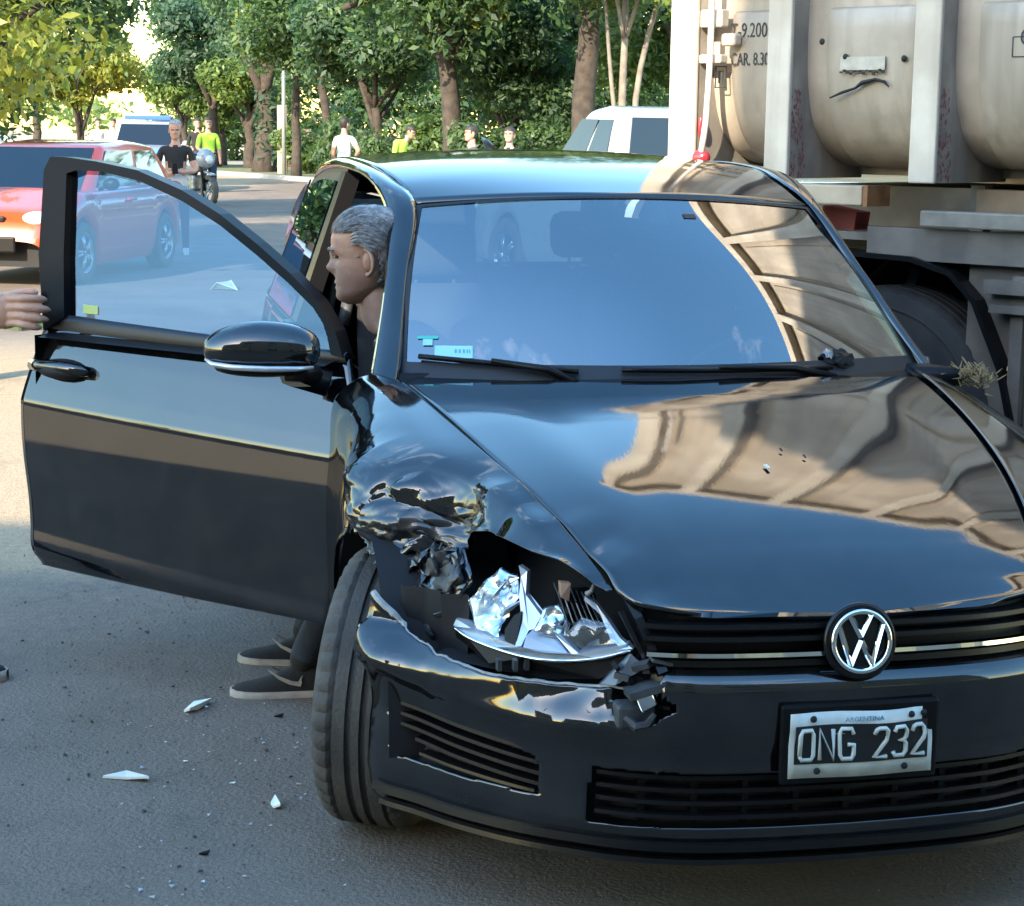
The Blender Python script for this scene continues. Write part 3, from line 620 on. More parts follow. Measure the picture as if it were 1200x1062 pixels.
mb = MB(); mb.box((1.58, .058, 1.93), (.15, .003, .004)); mb.box((1.58, .058, 1.86), (.15, .003, .004)); mb.box((1.505, .058, 1.895), (.004, .003, .07)); mb.build('stencil_frame', ink, body)
mb = MB(); mb.box((.172, .062, 1.80), (.004, .003, .085)); mb.box((.225, .062, 1.80), (.004, .003, .085)); mb.box((.198, .062, 1.842), (.055, .003, .004)); mb.box((.198, .062, 1.758), (.055, .003, .004)); mb.box((.198, .062, 1.80), (.022, .003, .05)); mb.build('stencil_frame', ink, body)
mb = MB(); mb.box((.88, .050, 1.845), (.20, .004, .050)); lb = mb.build('worn_label', mat('worn_label_paper', (.58, .54, .45), .8, var=.25, vscale=20), body)
mb = MB(); rg = random.Random(3)
for t in range(14): mb.box((.785 + .0145 * t, .048, 1.812 + .006 * math.sin(t * 1.7)), (.013, .003, .005 + .008 * rg.random()))
mb.build('label_edge', M['tkdark'], lb)
pts = [(.735, 1.715), (.79, 1.735), (.85, 1.752), (.88, 1.772), (.94, 1.785), (.98, 1.775), (1.0, 1.755)]
mb = MB(); mb.tube([(k, .052 if z > 1.73 else .053, z) for k, z in pts], [.003, .006, .005, .009, .006, .006, .002], 5); mb.build('scrape', M['tkdark'], body)
for (k, z) in ((.69, 1.93), (1.06, 1.86), (.80, 1.87)):
    mb = MB(); mb.lathe([(0, -.006), (.010, -.004), (.013, 0)], 10, (k, .052, z)); mb.build('rivet', M['tkdark'], body, True)
# rear corner: hose, bars, lamp
mb = MB(); mb.tube(curve([(.215, -.03, 3.2), (.215, -.035, 2.4), (.212, -.03, 1.9), (.20, -.03, 1.62), (.175, -.02, 1.50), (.15, .02, 1.47)], 30), .013, 8); hose = mb.build('pipe', dirty('pipe_paint', (.58, .53, .48), (.34, .12, .11), 9, .33, .40), body, True)
for z, h in ((2.03, .07), (1.87, .035)):
    mb = MB(); mb.box((.19, .02, z), (.11, .05, h), bev=.006); mb.build('cross_bar', M['tk2'], body)
mb = MB(); mb.box((.27, .03, 1.945), (.07, .05, .05), bev=.01); mb.build('cross_bar', M['tk2'], body)
mb = MB(); mb.ell((.165, -.01, 1.475), (.042, .03, .035)); mb.build('tail_light', M['red_lens'], tk, True)
mb = MB(); mb.ell((.150, .0, 1.60), (.012, .01, .045)); mb.build('tail_light', M['red_lens'], tk, True)
# chassis
mb = MB(); mb.box((3.0, .75, 1.02), (6.4, .10, .26)); mb.box((3.0, 1.75, 1.02), (6.4, .10, .26)); mb.box((2.3, 1.25, 1.30), (4.4, 1.3, .12)); mb.build('chassis_rail', M['tkdark'], tk)
mb = MB(); mb.box((1.6, .62, 1.27), (2.6, .08, .20)); mb.build('subframe', M['tkdust'], tk)
mb = MB(); mb.box((.72, .06, 1.345), (.44, .14, .075), bev=.006); bm_ = mb.build('hinge_beam', dirty('cream_beam', (.58, .47, .33), (.42, .32, .22), 4), tk)
mb = MB(); mb.box((.955, .07, 1.345), (.02, .16, .08)); mb.build('beam_end', mat('rusty_face', (.32, .15, .06), .8, var=.4, vscale=14), bm_)
mb = MB(); mb.box((.72, .22, 1.245), (.16, .10, .08), rot=Matrix.Rotation(R(8), 3, 'Y')); mb.build('bracket', mat('red_bracket', (.30, .05, .04), .7, var=.4, vscale=12), tk)
mb = MB(); mb.tube([(.64, .12, 1.29), (.65, .10, 1.23), (.66, .12, 1.20)], .02, 8); mb.build('hook', M['tk2'], tk, True)
mb = MB(); mb.box((2.35, .02, 1.27), (2.3, .07, .060), bev=.006); mb.build('side_bar', dirty('side_bar_paint', (.27, .24, .19), (.17, .15, .125), 6), tk)
mb = MB(); mb.box((1.2, .32, 1.19), (2.1, .56, .03)); mb.box((1.75, .04, 1.17), (1.6, .03, .12)); mb.box((2.05, .10, .82), (1.36, .05, .72)); mb.box((1.90, .03, 1.035), (.84, .09, .05)); mb.box((1.90, .03, .955), (.80, .07, .03)); mb.box((1.90, .05, .995), (.82, .03, .06)); mb.box((1.60, .04, .80), (.05, .03, .55)); mb.build('guard_plate', M['tkdust'], tk)
# upright struts in the dark gap
for k in (1.22, 1.9, 2.5):
    mb = MB(); mb.box((k, .40, 1.29), (.06, .06, .20)); mb.build('strut', M['tkdust'], tk)
mb = MB(); mb.box((1.55, .33, 1.30), (.60, .04, .15)); mb.build('side_box', dirty('brown_box', (.24, .17, .11), (.15, .11, .08), 5), tk)
# mudguard: faceted black guard over the wheel
gp = [(.50, .70), (.60, 1.0), (.78, 1.135), (1.16, 1.125), (1.33, 1.08), (1.44, .98), (1.56, .74), (1.64, .45)]
P = np.array([[(k, q, z) for q in (.0, .55)] for (k, z) in gp]); mg = mk('mudguard', P.reshape(-1, 3), gf(len(gp), 2), M['blk'], tk, smooth=False, thick=.02)
mb = MB(); mb.grid(np.array([[(1.15 + (k - 1.15) * t, .56, .60 + (z - .60) * t) for t in (0, 1)] for (k, z) in gp])); mb.build('inner_guard', M['tkdark'], mg)
mb = MB(); mb.box((1.02, .30, 1.02), (.04, .1, .09), rot=Matrix.Rotation(R(20), 3, 'Y')); mb.build('clip', M['grey_pl'], mg)
def truck_wheel(k, q, w=.28, r=.50):
    mb = MB(); tyre_mesh(mb, r, w, .29); t = mb.build('wheel', M['rubber_dark'], tk, True, auto=35); t.location = (k, q, r)
    a = MB(); a.lathe([(0, -.02), (.10, -.02), (.11, .02), (.20, .05), (.25, .02), (.29, -w * .38), (.31, -w * .40)], 30); [a.lathe([(0, -.01), (.014, -.01), (.014, .02)], 6, (.17 * math.cos(b_), .02, .17 * math.sin(b_))) for b_ in np.linspace(0, 6.28, 9)[:-1]]
    a.build('rim', M['tkdark'], t, True, auto=40)
    b_ = MB(); b_.lathe([(.415, -w / 2 * 1.005), (.42, -w / 2 * 1.04), (.428, -w / 2 * 1.005)], 48); b_.build('sidewall_ring', M['rubber_dark'], t, True)
M['rubber_dark'] = mat('dark_truck_rubber', (.018, .019, .021), .85, col2=(.035, .034, .033), vscale=7)
truck_wheel(1.0, .20); truck_wheel(1.0, .52); truck_wheel(1.0, 2.25); truck_wheel(5.6, .22); truck_wheel(5.6, 2.2)
# cab
mb = MB(); mb.prism([(4.85, .1, .75), (6.75, .1, .75), (6.85, .1, 1.5), (6.45, .1, 2.55), (4.85, .1, 2.6)], (0, 0, 0), (0, 2.25, 0)); cab = mb.build('cab', M['tk2'], tk, bev=.06)
mb = MB(); mb.prism([(5.25, .085, 1.62), (6.55, .085, 1.62), (6.33, .085, 2.4), (5.25, .085, 2.42)], (0, 0, 0), (0, .012, 0)); mb.build('window', M['dark_glass'], cab)
mb = MB(); mb.prism([(6.80, .25, 1.62), (6.49, .25, 2.45), (6.49, 2.2, 2.45), (6.80, 2.2, 1.62)], (0, 0, 0), (.02, 0, .01)); mb.build('windscreen', M['dark_glass'], cab)
mb = MB(); mb.box((5.6, .09, 1.0), (1.15, .02, .35)); mb.box((5.2, .075, 1.5), (.16, .04, .03)); mb.build('door', M['tk'], cab)
mb = MB(); mb.box((6.83, .45, 1.0), (.05, .35, .18)); mb.build('headlight', M['pink_hl'], cab); mb = MB(); mb.box((6.83, 2.0, 1.0), (.05, .35, .18)); mb.build('headlight', M['pink_hl'], cab)
# ================================================================== the damaged black hatchback
CAR_AZ = R(-(90 - 12.9))
car = empty('damaged_hatchback', (.486, 4.373, 0), CAR_AZ,
            'black hatchback with crumpled front corner and its passenger door wide open', 'car')
HB_R, HB_L = .66, .76      # half width of the windscreen base on either side

def Wd(x):   # half width of the body at the door crease
    return cr(x, [-3.42, -3.3, -3.0, -2.6, -1.7, -.6, -.2, 0, .25, .36, .42, .5, .63, .7, .76],
                 [.55, .70, .80, .845, .86, .842, .855, .868, .868, .85, .80, .745, .63, .5, .4])
def prof(z):  # section offset of the door / body side
    return cr(z, [.18, .24, .30, .36, .43, .55, .67, .76, .80, .90, .98, 1.02], [-.10, -.045, -.012, .006, .002, .000, -.002, -.007, -.014, -.034, -.052, -.064])
SEAM_X = [-.62, -.40, -.2, 0, .2, .35, .5, .62, .69]
_py = np.polyfit(SEAM_X[1:], [.678, .648, .617, .582, .545, .505, .475, .455], 3); _pz = np.polyfit(SEAM_X[1:], [.960, .937, .902, .868, .832, .785, .735, .695], 4)
def seamY(x): return np.polyval(_py, max(x, -.42)) + max(0, -.42 - x) * .25
def seamZ(x): return np.polyval(_pz, max(x, -.42))

def tri(a): return 2 * abs(2 * (a - math.floor(a + .5))) - 1
def crumple(p):
    """folded sheet: sharp creases plus waves, metres"""
    x, y, z = p
    c = math.exp(-((x - .14) / .17) ** 2 - ((z - .72) / .10) ** 2)          # scrunched core
    d = .045 * noise.noise((x * 3.6 + 2, z * 4.5, 1.5)) + .028 * abs(noise.noise((x * 5 + 3 * z, 7.5, z * 4)))
    d += c * (.075 * abs(noise.noise((x * 7, y * 3, z * 10 + 3))) + .040 * abs(noise.noise((x * 15 + 3 * z, 2.5, z * 19))) - .03)
    d += c * (.014 * abs(noise.noise((x * 34, y * 20, z * 38))) + .005 * noise.noise((x * 70, y * 50, z * 70)))
    return d
def sm(a, b, x):
    t = min(1, max(0, (x - a) / (b - a))); return t * t * (3 - 2 * t)

AX, AZ, AR = -.01, .325, .365     # wheel arch
def fender(s, damaged):
    nx, nv = (270, 170) if damaged else (80, 50)
    xs = np.concatenate([np.linspace(-.595, -.37, nx // 6, endpoint=False), AX - AR * np.cos(np.linspace(0, math.pi, nx - nx // 6 - nx // 4)) * .985, np.linspace(.36, .69, nx // 4 + 1)[1:]])
    V = []; rows = []
    for x in xs:
        W = float(Wd(x)); sy, sz = float(seamY(x)), float(seamZ(x))
        q = AR * AR - (x - AX) ** 2
        zb = AZ + math.sqrt(q) if q > 0 and x < .36 else .25
        if x > -.37 and x < AX: zb = max(zb, .27)
        full = np.array([(sy, sz), (sy + .40 * (W - sy), sz - .018), (sy + .82 * (W - sy), sz - .068), (W - .010, .765), (W - .004, .70), (W, min(.60, .7)), (W + float(prof(.30)), .27)])
        if damaged:
            by = float(cr(x, [.0, .1, .2, .3, .4, .5, .6, .69], [.828, .80, .745, .69, .64, .598, .547, .462]))
            bz = float(cr(x, [.0, .1, .2, .3, .4, .5, .6, .69], [.685, .668, .655, .70, .766, .748, .744, .692]))
        else:
            by = float(cr(x, [.0, .1, .2, .3, .4, .5, .6, .69], [.868, .868, .862, .84, .78, .70, .59, .47]))
            bz = float(cr(x, [.0, .1, .2, .3, .4, .5, .6, .69], [.69, .67, .65, .645, .66, .675, .685, .69]))
        c = curve(full, 120)
        # cut at the arch
        k = 119
        while k > 20 and c[k, 1] < zb: k -= 1
        c1 = c[:k + 1]
        mid = np.array([(sy, sz), (sy + .55 * (by - sy), sz - .20 * (sz - bz)), (by, bz)])
        c2 = curve(mid, 60)
        w = sm(.02, .26, x)
        t = np.linspace(0, 1, nv) ** .9
        a = np.stack([np.interp(t, np.linspace(0, 1, len(c1)), c1[:, i]) for i in (0, 1)], 1)
        b = np.stack([np.interp(t, np.linspace(0, 1, 60), c2[:, i]) for i in (0, 1)], 1)
        if damaged: pp = a * (1 - w) + b * w
        else:
            w = sm(.2, .36, x); pp = a * (1 - w) + b * w
        for j in range(nv):
            yy, zz = pp[j]
            lip = sm(.93, 1.0, t[j]) * (.012 if -.37 < x < .3 else 0)
            V.append([x, yy + lip, zz])
    V = np.array(V)
    if damaged:
        for v in V:
            x, y, z = v
            # crushed zone in front of and above the wheel
            m = sm(-.52, -.05, x) * (1 - sm(.36, .56, x)) * (1 - sm(.80, .90, z + .12 * max(0, x)) ) * sm(.52, .66, z)
            m2 = sm(-.60, -.46, x) * (1 - sm(-.35, .0, x)) * (1 - sm(.90, .955, z)) * sm(.60, .74, z)
            d = crumple(v)
            v[1] += m * (d * 1.3 - .018) + m2 * (.40 * d - .006)
            v[2] += m * (.018 * noise.noise((x * 8 + 3, z * 8, 1)) ) + m * .012 * tri(6 * x + 2 * z)
            v[0] += m * .030 * noise.noise((x * 10, z * 10, 7))
            if z < .72 and x > .0: # ragged torn lower edge
                v[2] += .014 * noise.noise((x * 40, 3, 3)) * sm(.74, .66, z)
    V[:, 1] *= s
    F = gf(len(xs), nv)
    if s > 0: F = [f[::-1] for f in F]
    if damaged:      # scraped, bare and primer-grey where the sheet was crushed
        FMi = []
        for f in F:
            x, y, z = V[list(f)].mean(0); q = sm(-.10, .06, x) * (1 - sm(.36, .50, x)) * (1 - sm(.72, .80, z))
            FMi.append(1 if q * (.62 + .9 * noise.noise((x * 11, z * 11, 2))) > .42 else 0)
        o = mk('fender', V, F, None, car, thick=.003, offset=-1, mats=[M['paint'], M['torn']], fmat=FMi); o.data.set_sharp_from_angle(angle=R(28)); return o
    return mk('fender', V, F, M['paint'], car, thick=.004, offset=-1)
fr = fender(-1, True); tag(fr, 'crumpled and torn front fender above the turned wheel')
fender(1, False)

# ---- hood
_pc = np.polyfit([-.40, -.25, -.1, .05, .2, .35, .48, .58, .66, .70], [.958, .951, .941, .927, .908, .884, .855, .824, .785, .760], 4)
def hood_pt(u, v):
    x = -.39 + v * (.79 + .39)
    e = float(seamY(min(x, .69)) - .006) if x <= .69 else float(cr(x, [.69, .74, .765, .79], [.449, .40, .30, .0]))
    y = u * e
    zc = float(seamZ(min(x, .60))) + .016 - max(0, -.2 - x) * .03 if x < .60 else float(seamZ(.60)) + .016 + (x - .60) * -.42 - 1.15 * (x - .60) ** 2
    ze = float(seamZ(min(x, .69))) + (0 if x <= .69 else float(cr(x, [.69, .79], [0, -.035])))
    a = abs(u)
    z = zc + (ze - zc) * a ** 2.4
    z += .004 * math.exp(-((a - .74) / .14) ** 2) * sm(-.4, .0, x) * (1 - sm(.35, .72, x))    # side crease
    # windscreen base bows forward at the middle
    if v < .3: x += (1 - v / .3) * (.045 * (1 - a * a) - .02)
    return (x, y, z)
nu, nv = 97, 110
V = [hood_pt(-1 + 2 * i / (nu - 1), (j / (nv - 1))) for i in range(nu) for j in range(nv)]
V2 = []
for (x, y, z) in V:      # right front corner of the hood is bent up and rippled by the blow
    m = sm(.38, .68, x) * sm(-.27, -.45, y)
    m = sm(.42, .68, x) * sm(.33, .46, -y)
    z += m * (.008 + .008 * tri(5 * x + 4 * y) + .006 * noise.noise((x * 14, y * 14, 2)))
    V2.append((x, y, z))
hood = mk('hood', V2, [f[::-1] for f in gf(nu, nv)], M['paint'], car, thick=.012, offset=-1)
if True:
    me = hood.data
# paint chips on the hood
for (x, y, a) in ((.31, -.005, .4), (.22, .06, 2), (.26, .10, 1)):
    j = MB(); z = float(hood_pt(y / .55, (x + .39) / 1.18)[2])
    w = .012 if a == .4 else .006
    j.prism([(x - w, y - w * .35, z + .006), (x + w, y - w * .2, z + .002), (x + w * .8, y + w * .4, z + .002), (x - w * .9, y + w * .3, z + .006)], (0, 0, .001), (0, 0, .002))
    j.build('chip', M['shard' if a == .4 else 'dark'], hood)

# ---- windscreen
def hw_b(u): return HB_R if u < 0 else HB_L
def ws_pt(u, v, off=0):
    a = abs(u)
    b = np.array([-.375 - .225 * a ** 1.7, u * hw_b(u), .962 - .004 * a])
    t = np.array([-.895 - .110 * a ** 1.7, u * (.545 if u < 0 else .585), 1.398 - .032 * a ** 2])
    p = b + (t - b) * v
    bulge = .030 * math.sin(math.pi * v) * (1 - .55 * a ** 3) + off
    p += np.array([.60, 0, .78]) * bulge
    p[1] += math.copysign(.012 * math.sin(math.pi * v) * a ** 3, u)
    return p
n1, n2 = 61, 40
W_ = [ws_pt(-1 + 2 * i / (n1 - 1), j / (n2 - 1)) for i in range(n1) for j in range(n2)]
ws = mk('windscreen', W_, gf(n1, n2), M['ws_glass'], car)
# black border of the glass
bd = MB()
def band(f0, f1, n=60):
    P = np.array([[f0(t), f1(t)] for t in np.linspace(0, 1, n)]); bd.grid(P)
band(lambda t: ws_pt(-1 + 2 * t, -.02, .004), lambda t: ws_pt(-1 + 2 * t, .065, .003))
band(lambda t: ws_pt(-1 + 2 * t, .985, .003), lambda t: ws_pt(-1 + 2 * t, 1.0, .004), 60)
band(lambda t: ws_pt(-1.0, t, .004), lambda t: ws_pt(-.972, t, .003))
band(lambda t: ws_pt(.972, t, .003), lambda t: ws_pt(1.0, t, .004))
bd.build('border', M['seal'], ws, True)
# dark speck, stickers
def ws_quad(name, u0, u1, v0, v1, m, off=.003, n=4):
    P = np.array([[ws_pt(u0 + (u1 - u0) * i / n, v0 + (v1 - v0) * j / n, off) for j in range(n + 1)] for i in range(n + 1)])
    mb = MB(); mb.grid(P); return mb.build(name, m, ws, True)
st = ws_quad('sticker', -.872, -.735, .090, .150, M['sticker'])
for i, (a, b) in enumerate(((-.80, -.793), (-.785, -.779), (-.770, -.764), (-.757, -.753), (-.748, -.745))):
    P = np.array([[ws_pt(a + (b - a) * k, v, .0045) for v in (.112, .13)] for k in (0, 1)]); mb = MB(); mb.grid(P)
    mb.build('print', M['ink_blue'], st)
st2 = ws_quad('sticker', -.935, -.860, .185, .200, M['green_st'])
mb = MB(); mb.grid(np.array([[ws_pt(-.915 + .035 * k, v, .004) for v in (.150, .182)] for k in (0, 1)])); mb.build('print', M['sticker'], st2)
mb = MB(); mb.grid(np.array([[ws_pt(.26 + .06 * k, v, .002) for v in (.855, .885)] for k in (0, 1)])); mb.build('sensor_patch', M['seal'], ws)
# hole punched in the glass near the base, with crushed rim
def ws_blob(uc, vc, ru, rv, m, off, seed, name, parent):
    rng = random.Random(seed); n = 22; pts = []
    for k in range(n):
        a = 2 * math.pi * k / n; r = 1 + .5 * (rng.random() - .5) + (.25 if rng.random() > .8 else 0)
        pts.append(ws_pt(uc + ru * r * math.cos(a), vc + rv * r * math.sin(a), off + .006 * rng.random()))
    c = ws_pt(uc, vc, off + .008)
    return mk(name, [c] + pts, [(0, 1 + k, 1 + (k + 1) % n) for k in range(n)], m, parent, smooth=False)
ws_blob(.655, .072, .058, .040, M['dark'], .004, 3, 'hole', ws)
ws_blob(.612, .080, .016, .024, M['steel'], .012, 5, 'crushed_glass', ws)
ws_blob(.668, .050, .040, .030, M['blk'], .016, 8, 'loose_rubber', ws)

# ---- wipers and cowl
cw = MB(); cw.grid(np.array([[np.array(ws_pt(-1 + 2 * i / 40, .0)) + np.array((d, 0, zz)) for (d, zz) in ((-.02, .01), (.02, -.008), (.06, -.03))] for i in range(41)]))
cw.build('cowl', M['blk'], car, True)
def wiper(u0, u1, v0, v1, name='wiper'):
    P = [Vector(ws_pt(u0 + (u1 - u0) * t, v0 + (v1 - v0) * t, .016)) for t in np.linspace(0, 1, 9)]
    b = MB(); b.tube(P, .007, 6); o = b.build(name, M['blk'], car, True)
    a = MB(); a.tube([Vector(ws_pt(u1, -.03, .01)), Vector(ws_pt(u1 + (u0 - u1) * .2, v1 - .005, .026)), Vector(ws_pt(u0 + (u1 - u0) * .45, v0 + (v1 - v0) * .45, .026))], [.012, .010, .006], 6)
    a.build('wiper_arm', M['blk'], o, True)
wiper(-.93, -.36, .075, .020); wiper(-.20, .60, .030, .012)

# ---- A pillars, roof rails
def rail(s):
    inn = curve([(-.49, (.690 if s < 0 else .79), .905), (-.575, HB_R if s < 0 else HB_L, .965), (-.8, (.600 if s < 0 else .660), 1.185), (-.99, .548 if s < 0 else .588, 1.368), (-1.2, .575, 1.432), (-1.5, .600, 1.470), (-2.0, .605, 1.482), (-2.5, .585, 1.450), (-2.95, .54, 1.37), (-3.2, .56, 1.20), (-3.3, .60, 1.0)], 90)
    out = curve([(-.50, .762, .890), (-.60, .730, .958), (-.8, .664, 1.172), (-1.0, .628, 1.345), (-1.2, .640, 1.425), (-1.5, .655, 1.452), (-2.0, .655, 1.450), (-2.5, .635, 1.410), (-2.95, .62, 1.30), (-3.2, .66, 1.12), (-3.32, .70, .98)], 90)
    if s > 0: out[:20, 1] += np.linspace(.07, 0, 20)
    rows = []
    for a, b in zip(inn, out):
        r = []
        for t in np.linspace(0, 1, 8):
            p = a + (b - a) * t
            k = math.sin(math.pi * t)
            p = p + np.array([.25, .55, .60]) * .016 * k
            r.append((p[0], p[1] * s, p[2]))
        # return flange into the door opening
        r.append(((b + np.array([-.01, -.05, -.012]))[0], (b[1] - .05) * s, b[2] - .014))
        rows.append(r)
    P = np.array(rows); F = gf(P.shape[0], P.shape[1])
    if s > 0: F = [f[::-1] for f in F]
    return mk('roof_rail', P.reshape(-1, 3), F, M['paint'], car, thick=.004)
rail(-1); rail(1)
# roof skin
def roof_pt(u, v):
    xf = -.895 - .110 * abs(u) ** 1.7 - .004; x = xf + v * (-2.98 - xf)
    e = float(cr(x, [-3, -2.5, -2, -1.5, -1.2, -.99], [.54, .585, .605, .600, .575, (.548 if u < 0 else .588)]))
    ze = float(cr(x, [-3, -2.5, -2, -1.5, -1.2, -.99, -.92], [1.36, 1.450, 1.480, 1.468, 1.430, 1.368, 1.34]))
    zc = float(cr(x, [-3.0, -2.7, -2.4, -2.1, -1.8, -1.5, -1.3, -1.1, -.895], [1.41, 1.46, 1.494, 1.511, 1.513, 1.499, 1.478, 1.444, 1.399]))
    z = ze + (zc - ze) * (1 - abs(u) ** 2.3)
    return (x, u * (e - .003), z)
V = [roof_pt(-1 + 2 * i / 60, j / 50) for i in range(61) for j in range(51)]
roof = mk('roof', V, gf(61, 51), M['paint'], car, thick=.01, offset=-1)
mb = MB(); mb.tube([(-2.55, 0, 1.49), (-2.66, 0, 1.53), (-2.74, 0, 1.545)], [.02, .012, .004], 8); mb.build('aerial', M['blk'], roof, True)

# ---- body side panels (rear doors, quarters, sills), built from one section function
def side_patch(name, s, x0, x1, z0, z1, m, parent=car, nx=24, nz=24, arch=None, yoff=0):
    P = np.zeros((nx, nz, 3))
    for i, x in enumerate(np.linspace(x0, x1, nx)):
        zb = z0
        if arch:
            q = arch[2] ** 2 - (x - arch[0]) ** 2
            if q > 0: zb = max(z0, arch[1] + math.sqrt(q))
        for j, z in enumerate(np.linspace(zb, z1, nz)):
            P[i, j] = (x, s * (float(Wd(x)) + float(prof(z)) + yoff), z)
    F = gf(nx, nz)
    if s < 0: F = [f[::-1] for f in F]
    return mk(name, P.reshape(-1, 3), F, m, parent, thick=.008)
def green_pt(s, x, z):
    """side glass plane from belt to rail"""
    t = (z - .985) / (1.44 - .985)
    yb = float(Wd(x)) - .055; yt = float(cr(x, [-3.3, -2.95, -2.5, -2.0, -1.5, -1.2, -1.0], [.60, .61, .63, .648, .648, .635, .62]))
    return (x, s * (yb + (yt - yb) * t), z)
def green_patch(name, s, poly, m, parent, off=0, thick=.006):
    V = []
    for (x, z) in poly:
        p = green_pt(s, x, z); V.append((p[0], p[1] + s * off, p[2]))
    n = len(V); c = tuple(np.mean(V, axis=0))
    F = [(n, i, (i + 1) % n) for i in range(n)]
    return mk(name, V + [c], F, m, parent, smooth=False, thick=thick)
ZT = lambda x: float(cr(x, [-3.3, -2.95, -2.5, -2.0, -1.5, -1.2, -1.0, -.8, -.62], [1.0, 1.30, 1.405, 1.446, 1.448, 1.42, 1.34, 1.17, .99]))
RA = (-2.647, .325, .365)
def rear_parts(s):
    d = side_patch('rear_door', s, -1.70, -2.36, .30, .985, M['paint'])
    xs = np.linspace(-1.76, -2.52, 14)
    poly = [(x, ZT(x) - .035) for x in xs] + [(-2.56, .995)] + [(-1.76, .995)]
    fr_ = green_patch('window_frame', s, [(x, ZT(x) + .005) for x in np.linspace(-1.70, -2.62, 14)] + [(-2.66, .98), (-1.70, .98)], M['seal'], d, off=-.012)
    green_patch('window', s, poly, M['side_glass'], d, off=.004)
    hd = MB(); hd.tube([(-2.10, s * (.852), .90), (-2.13, s * .876, .905), (-2.23, s * .876, .905), (-2.26, s * .852, .90)], [.008, .014, .014, .008], 8); hd.build('handle', M['paint'], d, True)
    q = side_patch('quarter_panel', s, -2.365, -3.36, .30, .985, M['paint'], arch=RA, nx=50)
    green_patch('pillar', s, [(x, ZT(x) + .004) for x in np.linspace(-2.60, -3.22, 8)] + [(-3.34, .97), (-2.66, .97)], M['paint'], q, off=0)
    side_patch('sill', s, -.40, -2.30, .18, .318, M['paint'], yoff=-.006, nz=8)
    # B pillar
    mb = MB(); mb.prism([green_pt(s, -1.62, .98), green_pt(s, -1.74, .98), green_pt(s, -1.74, 1.44), green_pt(s, -1.65, 1.44)], (0, 0, 0), (0, -s * .05, 0))
    mb.box((-1.68, s * .80, .64), (.10, .06, .70)); mb.build('centre_pillar', M['blk'], car)
rear_parts(-1); rear_parts(1)
# closed front door on the far side
d = side_patch('front_door', 1, -.60, -1.695, .30, .985, M['paint'])
green_patch('window_frame', 1, [(-.66, .98), (-.80, 1.14), (-1.0, 1.30), (-1.2, 1.415), (-1.5, 1.45), (-1.69, 1.45), (-1.69, .98)], M['seal'], d, off=-.012)
green_patch('window', 1, [(-.76, 1.0), (-.86, 1.13), (-1.03, 1.28), (-1.2, 1.38), (-1.5, 1.412), (-1.62, 1.412), (-1.63, 1.0)], M['side_glass'], d, off=.004)
# tailgate and rear bumper
def tail_pt(u, v):
    z = 1.40 - v * (1.40 - .60); x = float(cr(z, [.55, .75, .98, 1.2, 1.40], [-3.40, -3.385, -3.33, -3.19, -2.98]))
    e = float(cr(z, [.55, .98, 1.2, 1.40], [.70, .66, .60, .54]))
    return (x + .10 * abs(u) ** 3, u * e, z)
tg = mk('tailgate', [tail_pt(-1 + 2 * i / 20, j / 20) for i in range(21) for j in range(21)], [f for f in gf(21, 21) if not (2 <= f[0] // 21 < 18 and 2 <= f[0] % 21 < 10)], M['paint'], car, thick=.01)
# the tailgate skin is left open behind the rear glass
mk('rear_window', [np.array(tail_pt(-.84 + 1.68 * i / 12, .08 + .42 * j / 8)) + np.array((-.008, 0, .004)) for i in range(13) for j in range(9)], gf(13, 9), M['rear_glass'], tg)
for s in (-1, 1):
    mb = MB(); mb.box((-3.345, s * .57, .86), (.05, .26, .15), bev=.02); mb.build('tail_light', M['red_lens'], tg)
mb = MB(); mb.grid(np.array([[( -3.42 + .13 * abs(u) ** 3 + dx, u * .82, z) for (dx, z) in ((.05, .62), (0, .58), (-.01, .42), (.03, .25), (.1, .22))] for u in np.linspace(-1, 1, 21)]))
mb.build('rear_bumper', M['paint'], car, True)
# underbody and cabin
mb = MB(); mb.box((-1.5, 0, .24), (3.5, 1.45, .10)); mb.build('floor_pan', M['dark'], car)
mb = MB()
mb.box((-.02, 0, .46), (.52, 1.0, .42)); mb.box((-.30, 0, .62), (.06, 1.40, .62)); mb.build('engine_bay', M['dark'], car)
mb = MB(); V = np.array([[(-.42 - .13 * t - .20 * abs(u) ** 2 * (1 - t), u * .68, .945 - .02 * t + .03 * math.sin(math.pi * t) + (.05 * math.exp(-((u - .5) / .22) ** 2) * sm(.4, .9, t))) for t in np.linspace(0, 1, 8)] + [(-.72, u * .68, .80), (-.74, u * .66, .50)] for u in np.linspace(-1, 1, 30)])
mb.grid(V); dash = mb.build('dashboard', M['blk'], car, True)
sw = MB(); c = Vector((-.92, .36, .84))
ring = [c + Vector((.09 * math.sin(a) * .9, .185 * math.cos(a), .17 * math.sin(a))) for a in np.linspace(0, 2 * math.pi, 29)]
sw.tube(ring, .015, 8, False); sw.tube([c + Vector((.0, -.17, 0)), c, c + Vector((0, .17, 0))], [.015, .05, .015], 8); sw.tube([c, c + Vector((.2, 0, -.1))], .04, 8)
sw.build('steering_wheel', M['blk'], car, True)
